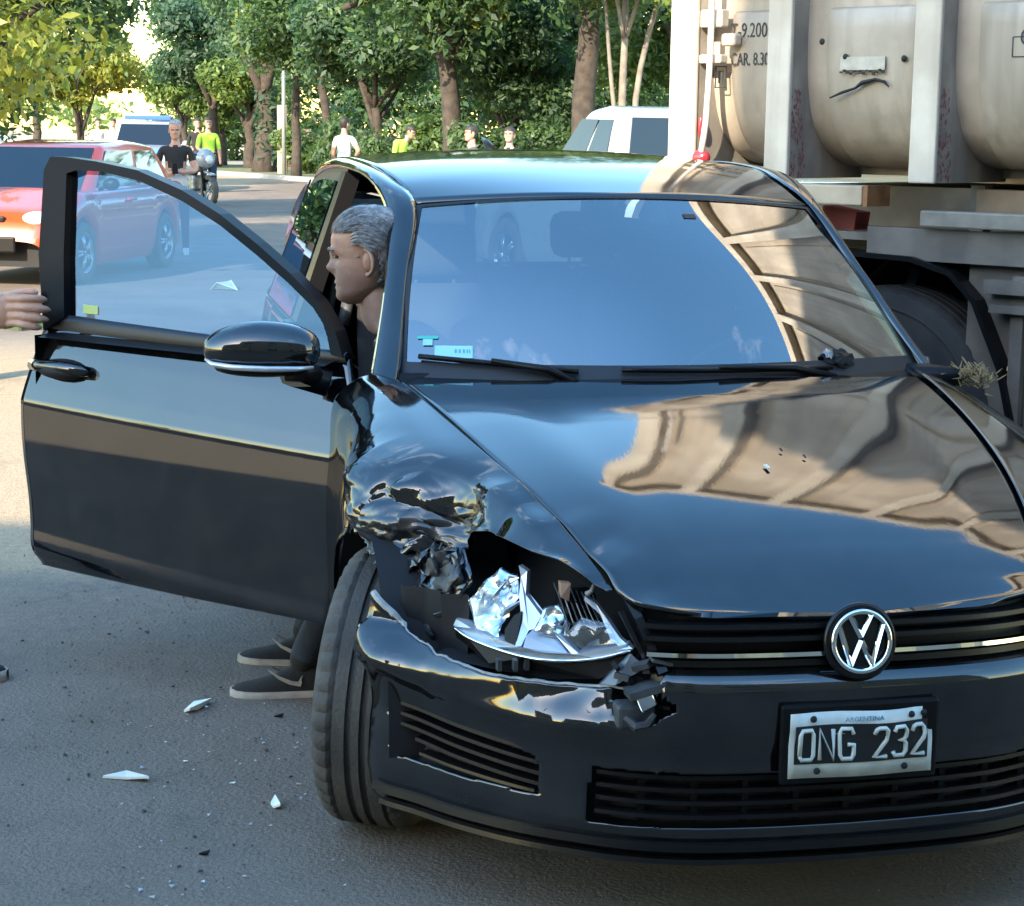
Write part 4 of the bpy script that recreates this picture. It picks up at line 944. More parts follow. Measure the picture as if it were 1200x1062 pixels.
def seat(x, y, w, name, hr):
    r = MB(); r.box((x, y, .43), (.52, w, .16), bev=.05); o = r.build(name, M['fabric'], car, True)
    b = MB(); b.box((x - .34, y, .78), (.14, w, .66), rot=Matrix.Rotation(R(-14), 3, 'Y'), bev=.06); b.build('backrest', M['fabric'], o, True)
    for hy in hr:
        h = MB(); h.box((x - .44, y + hy, 1.20), (.10, .26, .17), rot=Matrix.Rotation(R(-8), 3, 'Y'), bev=.045); h.tube([(x - .42, y + hy - .06, 1.05), (x - .44, y + hy - .06, 1.16)], .007, 6); h.tube([(x - .42, y + hy + .06, 1.05), (x - .44, y + hy + .06, 1.16)], .007, 6)
        h.build('headrest', M['fabric'], o, True)
seat(-1.28, -.36, .50, 'front_seat', (0,)); seat(-1.28, .36, .50, 'front_seat', (0,)); seat(-2.25, 0, 1.22, 'rear_seat', (-.38, .38))
mb = MB(); mb.ell((-.985, .02, 1.305), (.03, .115, .035)); mb.tube([(-.94, .02, 1.375), (-.975, .02, 1.31)], .010, 6); mb.build('rear_view_mirror', M['blk'], car, True)
mb = MB(); mb.tube([(-1.70, -.66, 1.25), (-1.72, -.70, .9), (-1.70, -.72, .45)], .012, 6); mb.tube([(-1.66, -.64, 1.05), (-1.65, -.655, .98)], .02, 6); mb.build('seat_belt', M['grey_pl'], car, True)
mb = MB(); mb.grid(np.array([[(x, y, 1.375 + .03 * (1 - (y / .6) ** 2)) for y in np.linspace(-.58, .58, 9)] for x in np.linspace(-1.2, -2.75, 9)])); mb.build('headliner', mat('headliner_cloth', (.30, .30, .29), .9), car, True)
mb = MB(); mb.box((-1.75, -.30, .98), (.02, .30, .10)); mb.build('paper', M['white_cloth'], None) if False else None

# ---- front bumper
PL = [(.835, 0), (.83, .15), (.817, .28), (.798, .36), (.765, .44), (.712, .525), (.632, .63), (.525, .73), (.432, .795), (.36, .852), (.30, .876)]
PLC = curve(PL, 121)                                   # dense plan curve, centre to arch edge
PLT = np.gradient(PLC, axis=0); PLT /= np.linalg.norm(PLT, axis=1)[:, None]
PLN = np.stack([PLT[:, 1], -PLT[:, 0]], 1)             # outward normal
def bp(a, z, off=0):
    """point of the bumper: a in -1..1 across, height z, offset outwards"""
    k = min(abs(a), 1) * 120; i = min(int(k), 119); f = k - i
    p = PLC[i] * (1 - f) + PLC[i + 1] * f; n = PLN[i] * (1 - f) + PLN[i + 1] * f
    q = p + n * off
    return np.array((q[0], math.copysign(q[1], a) if a else q[1] * 0, z))
def a_of_y(y):
    k = np.interp(abs(y), PLC[:, 1], np.linspace(0, 1, 121)); return math.copysign(k, y)
def boff(z): return float(cr(z, [.165, .18, .20, .235, .25, .30, .37, .42, .47, .52, .545, .562, .60, .66], [-.05, -.030, -.020, -.014, -.011, -.014, -.016, -.006, .0, .002, -.010, -.034, -.038, -.04]))
def side_ridge(a, z):  # fold running to the arch on the corners, below the lamp
    w = sm(.50, .72, abs(a))
    return w * (.022 * math.exp(-((z - .50) / .03) ** 2) - .012 * math.exp(-((z - .42) / .05) ** 2))
def btop(a):
    y = a
    if a < 0:
        return float(np.interp(-a, [0, .30, .345, .36, .42, .55, .70, .80, .88, .94, 1.0], [.562, .562, .555, .520, .512, .506, .508, .520, .535, .56, .615])) + .006 * noise.noise((a * 30, 1, 1)) * sm(.34, .36, -a)
    return float(np.interp(a, [0, .30, .45, .6, .8, .9, 1.0], [.562, .562, .555, .556, .575, .59, .62]))
na, nz = 241, 90
P = np.zeros((na, nz, 3)); AA = np.linspace(-1, 1, na)
for i, a in enumerate(AA):
    zt = btop(a)
    for j in range(nz):
        t = j / (nz - 1); z = zt + (.165 - zt) * t
        o = boff(z) + side_ridge(a, z)
        flare = sm(.86, 1.0, -a) * sm(.50, .62, z) * .055
        if a < -.345:   # edge of the broken fascia curls outwards
            o += (-.040 * sm(zt - .075, zt, z) + .006 * sm(zt - .10, zt - .06, z)) * sm(.345, .42, -a)
        o += (.010 * noise.noise((a * 16, z * 22, 4)) * sm(.28, .36, -a) * (1 - sm(.44, .60, -a)) * sm(.40, .48, z))
        P[i, j] = bp(a, z, o + flare)
F = []; FM = []
def yz(i, j): return P[i, j, 1], P[i, j, 2]
aF0, aF1 = a_of_y(.56), a_of_y(.835)
rngh = random.Random(4)
for i in range(na - 1):
    for j in range(nz - 1):
        c = P[i:i + 2, j:j + 2].reshape(-1, 3).mean(0); y, z = c[1], c[2]; a = (AA[i] + AA[i + 1]) / 2
        if abs(y) < .505 - .10 * (z - .245) and .248 < z < .358: continue           # lower intake
        if .585 < abs(y) < .828 and (.285 + .02 * (abs(y) - .585)) < z < (.362 + .19 * (abs(y) - .585)): continue       # fog insert
        if -.455 < y < -.375 + .02 * math.sin(z * 80) and .455 < z < .53 + .015 * math.sin(y * 120): continue          # broken out clip pocket
        F.append((i * nz + j, i * nz + j + 1, (i + 1) * nz + j + 1, (i + 1) * nz + j)[::-1])
bumper = mk('front_bumper', P.reshape(-1, 3), F, M['paint'], car, thick=.006, offset=-1)
tag(bumper, 'front bumper with its corner torn loose beside the wheel')
def strip(name, z, h, off, a0, a1, m, parent, n=60, d=.02, smooth=False, zf=None):
    V = []; 
    for a in np.linspace(a0, a1, n):
        zz = z + (zf(a) if zf else 0)
        V += [bp(a, zz + h / 2, off - .2 * h), bp(a, zz - h / 2, off), bp(a, zz - h / 2, off - d), bp(a, zz + h / 2, off - d)]
    F = []
    for i in range(n - 1):
        for k in range(4): F.append((i * 4 + k, i * 4 + (k + 1) % 4, (i + 1) * 4 + (k + 1) % 4, (i + 1) * 4 + k))
    F += [(0, 3, 2, 1), tuple((n - 1) * 4 + k for k in range(4))]
    return mk(name, V, F, m, parent, smooth)
# black backing behind the openings
mb = MB(); mb.grid(np.array([[bp(a, z, o) for (z, o) in ((.70, -.30), (.66, -.075), (.50, -.10))] for a in np.linspace(-.345, .80, 40)])); mb.grid(np.array([[bp(a, z, o) for (z, o) in ((.50, -.10), (.20, -.085), (.17, -.12))] for a in np.linspace(-.80, .80, 60)])); mb.build('backing', M['dark'], car, True)
# grille
gr = strip('grille', .612, .105, -.060, a_of_y(-.43), a_of_y(.56), M['blk'], car, d=.02)
for z, o in ((.642, -.026), (.620, -.018)):
    strip('grille_bar', z, .009, o, a_of_y(-.415), a_of_y(.55), M['blk_gloss'], gr, d=.035)
strip('chrome_strip', .592, .008, -.006, a_of_y(-.41), a_of_y(-.062), M['chrome'], gr, d=.02, smooth=False)
strip('chrome_strip', .592, .008, -.006, a_of_y(.062), a_of_y(.60), M['chrome'], gr, d=.02, smooth=False)
strip('grille_bar', .572, .012, -.020, a_of_y(-.40), a_of_y(.55), M['blk_gloss'], gr, d=.03)
# lower intake
it = strip('lower_intake', .303, .12, -.055, a_of_y(-.51), a_of_y(.51), M['dark'], car, d=.02)
for z, o in ((.345, -.020), (.318, -.024), (.292, -.024), (.266, -.018)):
    strip('intake_bar', z, .008, o, a_of_y(-.498), a_of_y(.498), M['blk'], it, d=.03)
for y in np.linspace(-.42, .42, 9):
    mb = MB(); mb.box(bp(a_of_y(y), .30, -.045), (.02, .012, .10)); mb.build('intake_rib', M['blk'], it)
lip = strip('lower_lip', .212, .016, .004, -.97, .97, M['blk'], car, d=.05, n=90)
strip('splitter', .182, .010, .000, -.95, .95, M['blk_gloss'], lip, d=.04, n=90)
for s in (-1, 1):
    a0, a1 = s * abs(a_of_y(.575)), s * abs(a_of_y(.835))
    if a0 > a1: a0, a1 = a1, a0
    fg = strip('fog_lamp_insert', .345, .15, -.045, a0, a1, M['dark'], car, d=.02)
    zf = lambda a: .10 * (abs(a) - abs(a_of_y(.7)))
    for z in (.384, .362, .340, .318):
        y1 = .825 if z > .33 else .80
        b0, b1 = s * abs(a_of_y(.592)), s * abs(a_of_y(y1))
        if b0 > b1: b0, b1 = b1, b0
        strip('insert_bar', z, .007, -.012, b0, b1, M['blk'], fg, d=.03, n=24, zf=zf)
    b0, b1 = s * abs(a_of_y(.598)), s * abs(a_of_y(.79))
    if b0 > b1: b0, b1 = b1, b0
    strip('insert_trim', .299, .006, -.006, b0, b1, M['blk_gloss'], fg, d=.03, n=24, zf=lambda a: .06 * (abs(a) - abs(a_of_y(.7))))
    # slim side reflector / body fold
    b0, b1 = s * abs(a_of_y(.715)), s * abs(a_of_y(.80))
    if b0 > b1: b0, b1 = b1, b0
# badge with the two letters in a ring
bx = Matrix.Rotation(R(-8), 3, 'Y')
bc = Vector((.838, 0, .616))
def bpt(y, z, x=0): return bc + bx @ Vector((x, y, z))
mb = MB(); mb.V += [bpt(.066 * math.cos(a), .066 * math.sin(a), -.004) for a in np.linspace(0, 2 * math.pi, 41)[:-1]] + [bpt(0, 0, .003)]; mb.F += [(k, (k + 1) % 40, 40) for k in range(40)]; mb.fm += [0] * 40
mb.tube([bpt(.067 * math.cos(a), .067 * math.sin(a), -.006) for a in np.linspace(0, 2 * math.pi, 41)], .008, 8, False)
badge = mb.build('badge', M['blk_gloss'], car, True)
mb = MB(); mb.tube([bpt(.0575 * math.cos(a), .0575 * math.sin(a), .004) for a in np.linspace(0, 2 * math.pi, 49)], .0058, 8, False); mb.build('ring', M['chrome'], badge, True)
def bar(mb, p, q, w=.0058):
    (y0, z0), (y1, z1) = p, q; d = Vector((y1 - y0, z1 - z0)).normalized(); n = Vector((-d.y, d.x)) * w
    f = [(y0 + n.x, z0 + n.y), (y1 + n.x, z1 + n.y), (y1 - n.x, z1 - n.y), (y0 - n.x, z0 - n.y)]
    a = [bpt(y, z, .002) for (y, z) in f]; t = [bpt(y0 * .5 + y * .5 if 0 else y, z, .0065) for (y, z) in f]
    r0 = bpt(y0, z0, .0095); r1 = bpt(y1, z1, .0095)
    mb.add(a + [r0, r1], [(0, 1, 5, 4), (2, 3, 4, 5), (0, 4, 3), (1, 2, 5)])
mb = MB(); bar(mb, (-.023, .052), (0, .008)); bar(mb, (.023, .052), (0, .008)); mb.build('letter_v', M['chrome'], badge)
mb = MB(); bar(mb, (-.046, .033), (-.0215, -.047)); bar(mb, (-.0215, -.047), (0, .001)); bar(mb, (0, .001), (.0215, -.047)); bar(mb, (.0215, -.047), (.046, .033)); mb.build('letter_w', M['chrome'], badge)
# number plate
pc = Vector((.858, 0.001, .421))
def ppt(y, z, x=0):
    b = .006 * math.sin(y * 30) * (z > .02) + .004 * math.cos(y * 22)
    return pc + Vector((x + b - .10 * z * 0, y, z))
mb = MB(); mb.box(pc + Vector((-.012, 0, 0)), (.018, .322, .158), bev=.006); holder = mb.build('plate_holder', M['blk'], car)
def pgrid(y0, y1, z0, z1, x, n=20, m=4):
    return np.array([[ppt(y0 + (y1 - y0) * i / n, z0 + (z1 - z0) * j / m, x) for j in range(m + 1)] for i in range(n + 1)])
mb = MB(); mb.grid(pgrid(-.147, .147, -.0645, .0645, .004)); plate = mk('number_plate', mb.V, mb.F, M['plate_w'], holder, thick=.003)
mb = MB(); mb.grid(pgrid(-.137, .137, -.036, .040, .0060)); field = mk('plate_field', mb.V, mb.F, M['plate_b'], plate)
GL = {'O': [[(0, .15), (.15, 0), (.85, 0), (1, .15), (1, .85), (.85, 1), (.15, 1), (0, .85), (0, .15)]],
      'N': [[(0, 0), (0, 1), (1, 0), (1, 1)]],
      'G': [[(1, .82), (.85, 1), (.15, 1), (0, .85), (0, .15), (.15, 0), (.85, 0), (1, .15), (1, .48), (.55, .48)]],
      '2': [[(0, .80), (.12, .96), (.3, 1), (.75, 1), (.95, .9), (1, .72), (.92, .55), (0, .0), (1, 0)]],
      '3': [[(0, .85), (.15, 1), (.8, 1), (1, .86), (1, .64), (.82, .52), (.35, .52), (.82, .52), (1, .40), (1, .14), (.8, 0), (.15, 0), (0, .14)]]}
# the plate is read from the front: +Y of the car is to the reader's right
x0 = -.127
for chx, ch in zip((-.127, -.087, -.047, .022, .062, .102), 'ONG232'):
    mb = MB(); w, h = .027, .058
    for st_ in GL[ch]:
        Q = [ppt(chx + px * w, -.027 + pz * h, .0085) for (px, pz) in st_]
        mb.tube(Q, .0044, 6)
    mb.build('plate_character', M['plate_w'], plate, True)
bl = MB(); bl.grid(pgrid(-.06, .055, .044, .056, .0062, 10, 1)); 
for (y, z) in ((-.10, .052), (.10, .052), (-.09, -.051), (.09, -.051), (.128, .052)):
    bl2 = MB(); bl2.lathe([(0, .004), (.006, .003), (.007, 0)], 10, ppt(y, z, .005), 'X'); bl2.build('bolt', M['dark'], plate, True)
text_mesh('country_name', 'ARGENTINA', .013, M['ink_blue'], plate, ppt(0, .0465, .0085), (R(90), 0, R(90)), (1.1, 1, 1), .0004, 'CENTER')

# ---- broken headlamp (car right) : shell, chrome bezel, reflector, lens pieces, all at their own depth
hl = MB()
cav = np.array([[bp(a, z, o) for (z, o) in ((.735, -.36), (.70, -.34), (.60, -.30), (.53, -.24), (.505, -.06))] for a in np.linspace(-.86, -.345, 24)])
hl.grid(cav); hl_o = hl.build('headlamp', M['dark'], car, True); tag(hl_o, 'smashed headlamp with bare silver bezel')
def poly3(name, pts, m, parent, th=(.012, 0, .0)):
    mb = MB(); mb.prism([Vector(p) for p in pts], (0, 0, 0), th); return mb.build(name, m, parent)
poly3('bezel', [(0.400, -0.710, 0.563), (0.470, -0.691, 0.556), (0.530, -0.661, 0.552), (0.590, -0.614, 0.547), (0.635, -0.570, 0.548), (0.660, -0.521, 0.551), (0.690, -0.470, 0.563), (0.715, -0.420, 0.582), (0.715, -0.430, 0.596), (0.690, -0.470, 0.582), (0.660, -0.521, 0.566), (0.635, -0.570, 0.565), (0.590, -0.614, 0.566), (0.530, -0.657, 0.573), (0.470, -0.686, 0.577), (0.400, -0.703, 0.579)], M['bezel'], hl_o, (-.02, .012, .003))
mb = MB(); mb.tube(curve([(0.405, -0.713, 0.566), (0.475, -0.694, 0.560), (0.535, -0.664, 0.556), (0.595, -0.617, 0.551), (0.640, -0.573, 0.552), (0.665, -0.524, 0.555), (0.695, -0.473, 0.567), (0.720, -0.423, 0.586)], 24), .0035, 6); mb.build('chrome_trim', M['chrome'], hl_o, True)
poly3('bezel', [(0.500, -0.596, 0.710), (0.510, -0.581, 0.700), (0.530, -0.588, 0.657), (0.550, -0.572, 0.637), (0.590, -0.556, 0.613), (0.630, -0.534, 0.592), (0.665, -0.510, 0.567), (0.655, -0.524, 0.566), (0.620, -0.548, 0.596), (0.585, -0.576, 0.603), (0.578, -0.592, 0.596), (0.595, -0.611, 0.569), (0.590, -0.622, 0.568), (0.558, -0.602, 0.613), (0.528, -0.601, 0.655), (0.508, -0.593, 0.689)], M['bezel'], hl_o, (-.012, .01, 0))
poly3('lamp_lens', [(0.600, -0.608, 0.568), (0.590, -0.600, 0.588), (0.585, -0.585, 0.600), (0.597, -0.565, 0.601), (0.610, -0.546, 0.593), (0.650, -0.530, 0.566), (0.630, -0.569, 0.563)], M['lens_blue'], hl_o, (-.01, .006, 0))
# crushed reflector bowl, faceted
def facets(name, poly, m, parent, seed, n=60, depth=.03, smooth=True):
    """a crushed sheet: a subdivided patch creased by ridged noise"""
    P = [Vector(p) for p in poly]; c0 = sum(P, Vector()) / len(P); bm = bmesh.new(); vs = [bm.verts.new(p) for p in P]; vc = bm.verts.new(c0 + Vector((.25 * depth, 0, 0)))
    for i in range(len(P)): bm.faces.new((vs[i], vs[(i + 1) % len(P)], vc))
    bmesh.ops.subdivide_edges(bm, edges=bm.edges[:], cuts=9, use_grid_fill=True); o3 = Vector((seed * 3.1, seed * 1.7, 0))
    for v in bm.verts:
        p = v.co.copy(); q = p + o3; ed = .55 if v.is_boundary else 1
        r1 = abs(noise.noise(q * 16)); r2 = abs(noise.noise(q * 34 + Vector((5, 0, 0)))); r3 = noise.noise(q * 70)
        v.co = p + Vector((-(r1 * 1.7 + r2 * .8) + .55 + r3 * .15, noise.noise(q * 22) * .55, noise.noise(q * 22 + Vector((9, 9, 0))) * .55)) * depth * ed
    me = bpy.data.meshes.new(name); bm.to_mesh(me); bm.free(); me.materials.append(m); me.polygons.foreach_set('use_smooth', np.full(len(me.polygons), True)); me.set_sharp_from_angle(angle=R(32))
    o = link(bpy.data.objects.new(name, me), parent); s = o.modifiers.new('thickness', 'SOLIDIFY'); s.thickness = .0025
    return o
refl = [(0.420, -0.681, 0.624), (0.440, -0.653, 0.666), (0.460, -0.615, 0.697), (0.480, -0.591, 0.687), (0.500, -0.592, 0.645), (0.510, -0.634, 0.592), (0.530, -0.640, 0.566), (0.480, -0.674, 0.572)]
facets('reflector', refl, M['satin'], hl_o, 5, depth=.022)
facets('broken_lens', [(x + .02, y - .004, z) for x, y, z in [(0.42, -0.681, 0.624), (0.44, -0.653, 0.656), (0.48, -0.61, 0.667), (0.51, -0.634, 0.60), (0.50, -0.655, 0.575), (0.47, -0.674, 0.575)]], M['lens'], hl_o, 8, depth=.012)
for i, (p, q, w) in enumerate((((.475, -.625, .66), (.52, -.60, .69), .004), ((.49, -.64, .60), (.525, -.592, .645), .005), ((.46, -.66, .61), (.50, -.62, .68), .004), ((.44, -.67, .58), (.47, -.66, .65), .006))):
    mb = MB(); mb.tube([Vector(p), (Vector(p) + Vector(q)) / 2 + Vector((.01, 0, .006)), Vector(q)], [w, w * 1.3, w * .3], 4); mb.build('broken_lens', M['bezel' if i % 2 else 'satin'], hl_o)
poly3('lamp_recess', [(0.550, -0.633, 0.572), (0.540, -0.631, 0.591), (0.540, -0.613, 0.618), (0.550, -0.599, 0.629), (0.560, -0.601, 0.608), (0.585, -0.618, 0.569)], M['dark'], hl_o, (.004, -.002, 0))
poly3('bezel', [(0.620, -0.490, 0.672), (0.632, -0.470, 0.658), (0.660, -0.452, 0.632), (0.695, -0.437, 0.603), (0.722, -0.420, 0.589), (0.712, -0.437, 0.586), (0.686, -0.455, 0.601), (0.645, -0.464, 0.640), (0.622, -0.492, 0.664)], M['bezel'], hl_o, (-.015, .008, 0))
poly3('lamp_socket', [(0.600, -0.534, 0.696), (0.610, -0.516, 0.696), (0.600, -0.517, 0.657), (0.600, -0.533, 0.666)], mat('lamp_socket_plastic', (.35, .22, .16), .5), hl_o, (-.02, 0, 0))
mb = MB(); mb.tube([(0.580, -0.532, 0.645), (0.585, -0.520, 0.635), (0.585, -0.516, 0.617), (0.600, -0.495, 0.605), (.605, -.478, .600)], [.006, .008, .004, .004, .002], 6); mb.tube([(.62, -.487, .675), (.625, -.478, .682), (.615, -.47, .695)], [.006, .005, .003], 6); mb.build('wire', M['white_edge'], hl_o, True)
mb = MB()
for k in range(9): # lamp cooling ribs behind
    mb.box((.57, -.525 + k * .010, .64 - k * .004), (.05, .004, .07), rot=Matrix.Rotation(R(10 + 4 * k), 3, 'X'))
mb.box((.55, -.49, .63), (.05, .08, .08), bev=.015); mb.build('lamp_body', M['blk'], hl_o)
mb = MB(); mb.tube([(.60, -.485, .598), (.63, -.47, .600), (.64, -.455, .606), (.63, -.445, .600)], .004, 6); mb.build('wire', M['grey_pl'], hl_o, True)
poly3('lamp_housing', [(0.400, -0.706, 0.560), (0.470, -0.688, 0.550), (0.590, -0.611, 0.543), (0.660, -0.518, 0.547), (0.715, -0.417, 0.577), (0.715, -0.427, 0.557), (0.690, -0.478, 0.523), (0.640, -0.570, 0.513), (0.530, -0.661, 0.519), (0.400, -0.703, 0.541)], M['blk'], hl_o, (-.03, .02, 0))
for y, z in ((-.625, .535), (-.60, .533), (-.66, .54)):
    mb = MB(); mb.box((.60 - (y + .61) * .3, y, z), (.02, .008, .022)); mb.build('clip', M['grey_pl'], hl_o)
poly3('bracket', [(0.705, -0.478, 0.517), (0.735, -0.427, 0.583), (0.755, -0.403, 0.560), (0.735, -0.457, 0.522)], mat('painted_bracket', (.10, .12, .15), .4, coat=.4, var=.4, vscale=18), hl_o, (-.012, 0, -.002))
mb = MB(); mb.tube([(0.69, -0.428, 0.690), (0.72, -0.410, 0.648), (0.757, -0.385, 0.58), (0.775, -0.375, 0.552)], [.012, .012, .010, .014], 4); mb.tube([(.70, -.44, .66), (.74, -.40, .57)], .006, 4); mb.build('grille_surround', M['blk_gloss'], gr)
# broken-out clip pocket in the bumper
cl = MB(); cl.box((.755, -.425, .47), (.05, .075, .05), bev=.008); cl.tube([(.775, -.448, .470), (.79, -.43, .455), (.795, -.41, .46), (.795, -.395, .48)], [.008, .01, .008, .005], 6); cl.box((.77, -.40, .525), (.05, .09, .015), rot=Matrix.Rotation(R(14), 3, 'X')); cl_o = cl.build('broken_clip', M['grey_pl'], bumper)
mb = MB(); mb.box((.785, -.408, .503), (.012, .035, .035), rot=Matrix.Rotation(R(25), 3, 'X'), bev=.006); mb.build('fog_bulb_glass', M['satin'], cl_o, True)
rng = random.Random(9)
for k in range(16):   # broken bits along the torn edges of the bumper
    y = -.34 - .13 * rng.random(); z = .535 + .05 * rng.random() - .05 * (k % 3 == 0); x = float(np.interp(-y, PLC[:, 1], PLC[:, 0])) - .02 - .03 * rng.random()
    mb = MB(); mb.box((x, y, z), (.012 + .02 * rng.random(), .01 + .035 * rng.random(), .006 + .012 * rng.random()), rot=Matrix.Rotation(rng.uniform(-1, 1), 3, 'X') @ Matrix.Rotation(rng.uniform(-1, 1), 3, 'Z')); mb.build('broken_tab', M[('blk', 'grey_pl', 'blk_gloss')[k % 3]], bumper)
# pale torn rim of the bumper fascia
TE = []
for a in np.linspace(-1.0, -.36, 90):
    q = bp(a, btop(a), boff(btop(a)) + side_ridge(a, btop(a)) + sm(.86, 1.0, -a) * sm(.50, .62, btop(a)) * .055 - .034 * sm(.345, .42, -a)); TE.append(q + np.array((0, 0, .002 + .004 * abs(noise.noise((a * 70, 0, 0))))))
mb = MB(); mb.tube(TE, [.0028 + .0022 * abs(noise.noise((i * .6, 1, 1))) + (.004 if i < 12 else 0) for i in range(len(TE))], 5); mb.build('torn_edge', M['white_edge'], bumper)
# torn wheel-arch liner and fascia shreds
def ribbon(name, pts, w, m, parent, seed, th=.003):
    rng = random.Random(seed); C = curve(pts, 16); V = []
    for i, c in enumerate(C):
        t = i / 15; ww = w * (1 - .7 * t) * (1 + .5 * rng.uniform(-1, 1)); d = Vector((rng.uniform(-.2, .2), .5, .8)).normalized()
        V.append([np.array(c) - np.array(d) * ww, np.array(c) + np.array((rng.uniform(-.01, .012), 0, 0)), np.array(c) + np.array(d) * ww])
    P = np.array(V); return mk(name, P.reshape(-1, 3), gf(16, 3), m, parent, smooth=False, thick=th)
ribbon('liner_shred', [(.10, -.79, .68), (.18, -.76, .64), (.25, -.735, .60), (.30, -.72, .55)], .030, M['grey_pl'], fr, 1)
ribbon('liner_shred', [(.08, -.80, .665), (.16, -.785, .60), (.24, -.775, .55), (.30, -.78, .50)], .034, M['grey_pl'], fr, 2)
ribbon('liner_shred', [(.22, -.70, .69), (.28, -.69, .64), (.32, -.71, .60), (.33, -.73, .57)], .020, M['grey_pl'], fr, 3)
ribbon('liner_shred', [(.05, -.81, .69), (.14, -.77, .70), (.22, -.73, .67), (.27, -.70, .66)], .016, M['white_edge'], fr, 4)
ribbon('liner_shred', [(.16, -.745, .655), (.22, -.73, .64), (.30, -.70, .62)], .010, M['white_edge'], fr, 6)
for k in range(10):
    ribbon('paint_shard', [(.06 + .026 * k, -.795 + .012 * k, .685 + .01 * rng.uniform(-1, 1)), (.08 + .026 * k, -.79 + .011 * k, .665), (.09 + .026 * k, -.785 + .011 * k, .64 + .02 * rng.random())], .013, M['torn' if k % 2 else 'grey_pl'], fr, 20 + k)
# inner wheel arch
mb = MB()
mb.grid(np.array([[(AX + .40 * math.cos(a), -yy, AZ + .40 * math.sin(a)) for yy in (.84, .55)] for a in np.linspace(-.1, math.pi + .2, 24)])); mb.grid(np.array([[(AX + r * math.cos(a), -.55, AZ + r * math.sin(a)) for r in (0, .40)] for a in np.linspace(-.1, math.pi + .2, 24)]))
mb.grid(np.array([[(.28 + .14 * t + .02 * noise.noise((t * 4, z * 9, 0)), -.80 + .12 * t + .03 * noise.noise((t * 5, z * 11, 4)), z) for t in np.linspace(0, 1, 8)] for z in np.linspace(.18, .63, 14)]))
mb.build('wheel_arch_liner', M['dark'], car, True)
mb = MB(); mb.grid(np.array([[(AX + .40 * math.cos(a), yy, AZ + .40 * math.sin(a)) for yy in (.84, .55)] for a in np.linspace(-.1, math.pi + .2, 24)])); mb.build('wheel_arch_liner', M['dark'], car, True)
# intact headlamp on the other side
mb = MB(); mb.grid(np.array([[bp(a, z, o) for (z, o) in ((.690, -.055), (.66, -.035), (.60, -.030), (.565, -.036))] for a in np.linspace(a_of_y(.46), .93, 30)])); h2 = mb.build('headlamp', M['lens_blue'], car, True)
mb = MB(); mb.lathe([(.0, .01), (.05, .015), (.062, 0)], 18, bp(a_of_y(.58), .625, -.03), 'X'); mb.lathe([(.0, .01), (.045, .015), (.055, 0)], 18, bp(a_of_y(.70), .625, -.03), 'X'); mb.build('reflector', M['chrome'], h2, True)

# crushed sheet and shredded trim between the fender and the lamp
facets('crushed_sheet', [(.22, -.775, .665), (.27, -.735, .70), (.36, -.675, .715), (.41, -.668, .66), (.38, -.700, .59), (.31, -.745, .545), (.25, -.775, .575)], M['torn'], fr, 31, depth=.045)
facets('crushed_sheet', [(.28, -.74, .68), (.34, -.69, .705), (.385, -.685, .655), (.34, -.725, .61), (.29, -.755, .63)], M['grey_pl'], fr, 33, depth=.04)
facets('liner_shred', [(.24, -.80, .60), (.29, -.765, .62), (.33, -.735, .57), (.34, -.745, .50), (.30, -.79, .48), (.26, -.81, .54)], M['grey_pl'], fr, 35, depth=.03)
for k in range(8):   # silvery cooling ribs behind the broken lens
    y = -.530 + k * .0115; mb = MB(); mb.tube(curve([(.575, y - .012, .69 - .004 * k), (.60, y - .002, .655 - .004 * k), (.625, y + .008, .612 - .001 * k)], 8), [.0018, .002, .002, .002, .002, .002, .0018, .0012], 4); mb.build('lamp_rib', M['steel' if k % 2 else 'grey_pl'], hl_o, True)
facets('broken_lens', [(.66, -.50, .575), (.645, -.535, .60), (.64, -.50, .635), (.67, -.455, .625), (.70, -.44, .595)], M['lens'], hl_o, 41, depth=.012)
facets('reflector', [(.60, -.585, .60), (.585, -.565, .64), (.59, -.53, .65), (.61, -.51, .61), (.625, -.535, .585)], M['satin'], hl_o, 43, depth=.016)
rng = random.Random(12)
for k in range(9):   # pale scuffs on the bumper beside the broken clip
    y = -.40 - .20 * rng.random(); z = .40 + .11 * rng.random(); a = a_of_y(y); da = .004 + .012 * rng.random(); zz = boff(z) + side_ridge(a, z) + .0015
    q0, q1 = bp(a, z, zz), bp(a + da, z + rng.uniform(-.01, .012), zz + .0005); w = .0009 + .0016 * rng.random()
    mk('scuff', [q0 + np.array((0, 0, -w)), q1 + np.array((0, 0, -w * .4)), q1 + np.array((0, 0, w * .4)), q0 + np.array((0, 0, w))], [(0, 1, 2, 3)], M['white_edge'], bumper, smooth=False)

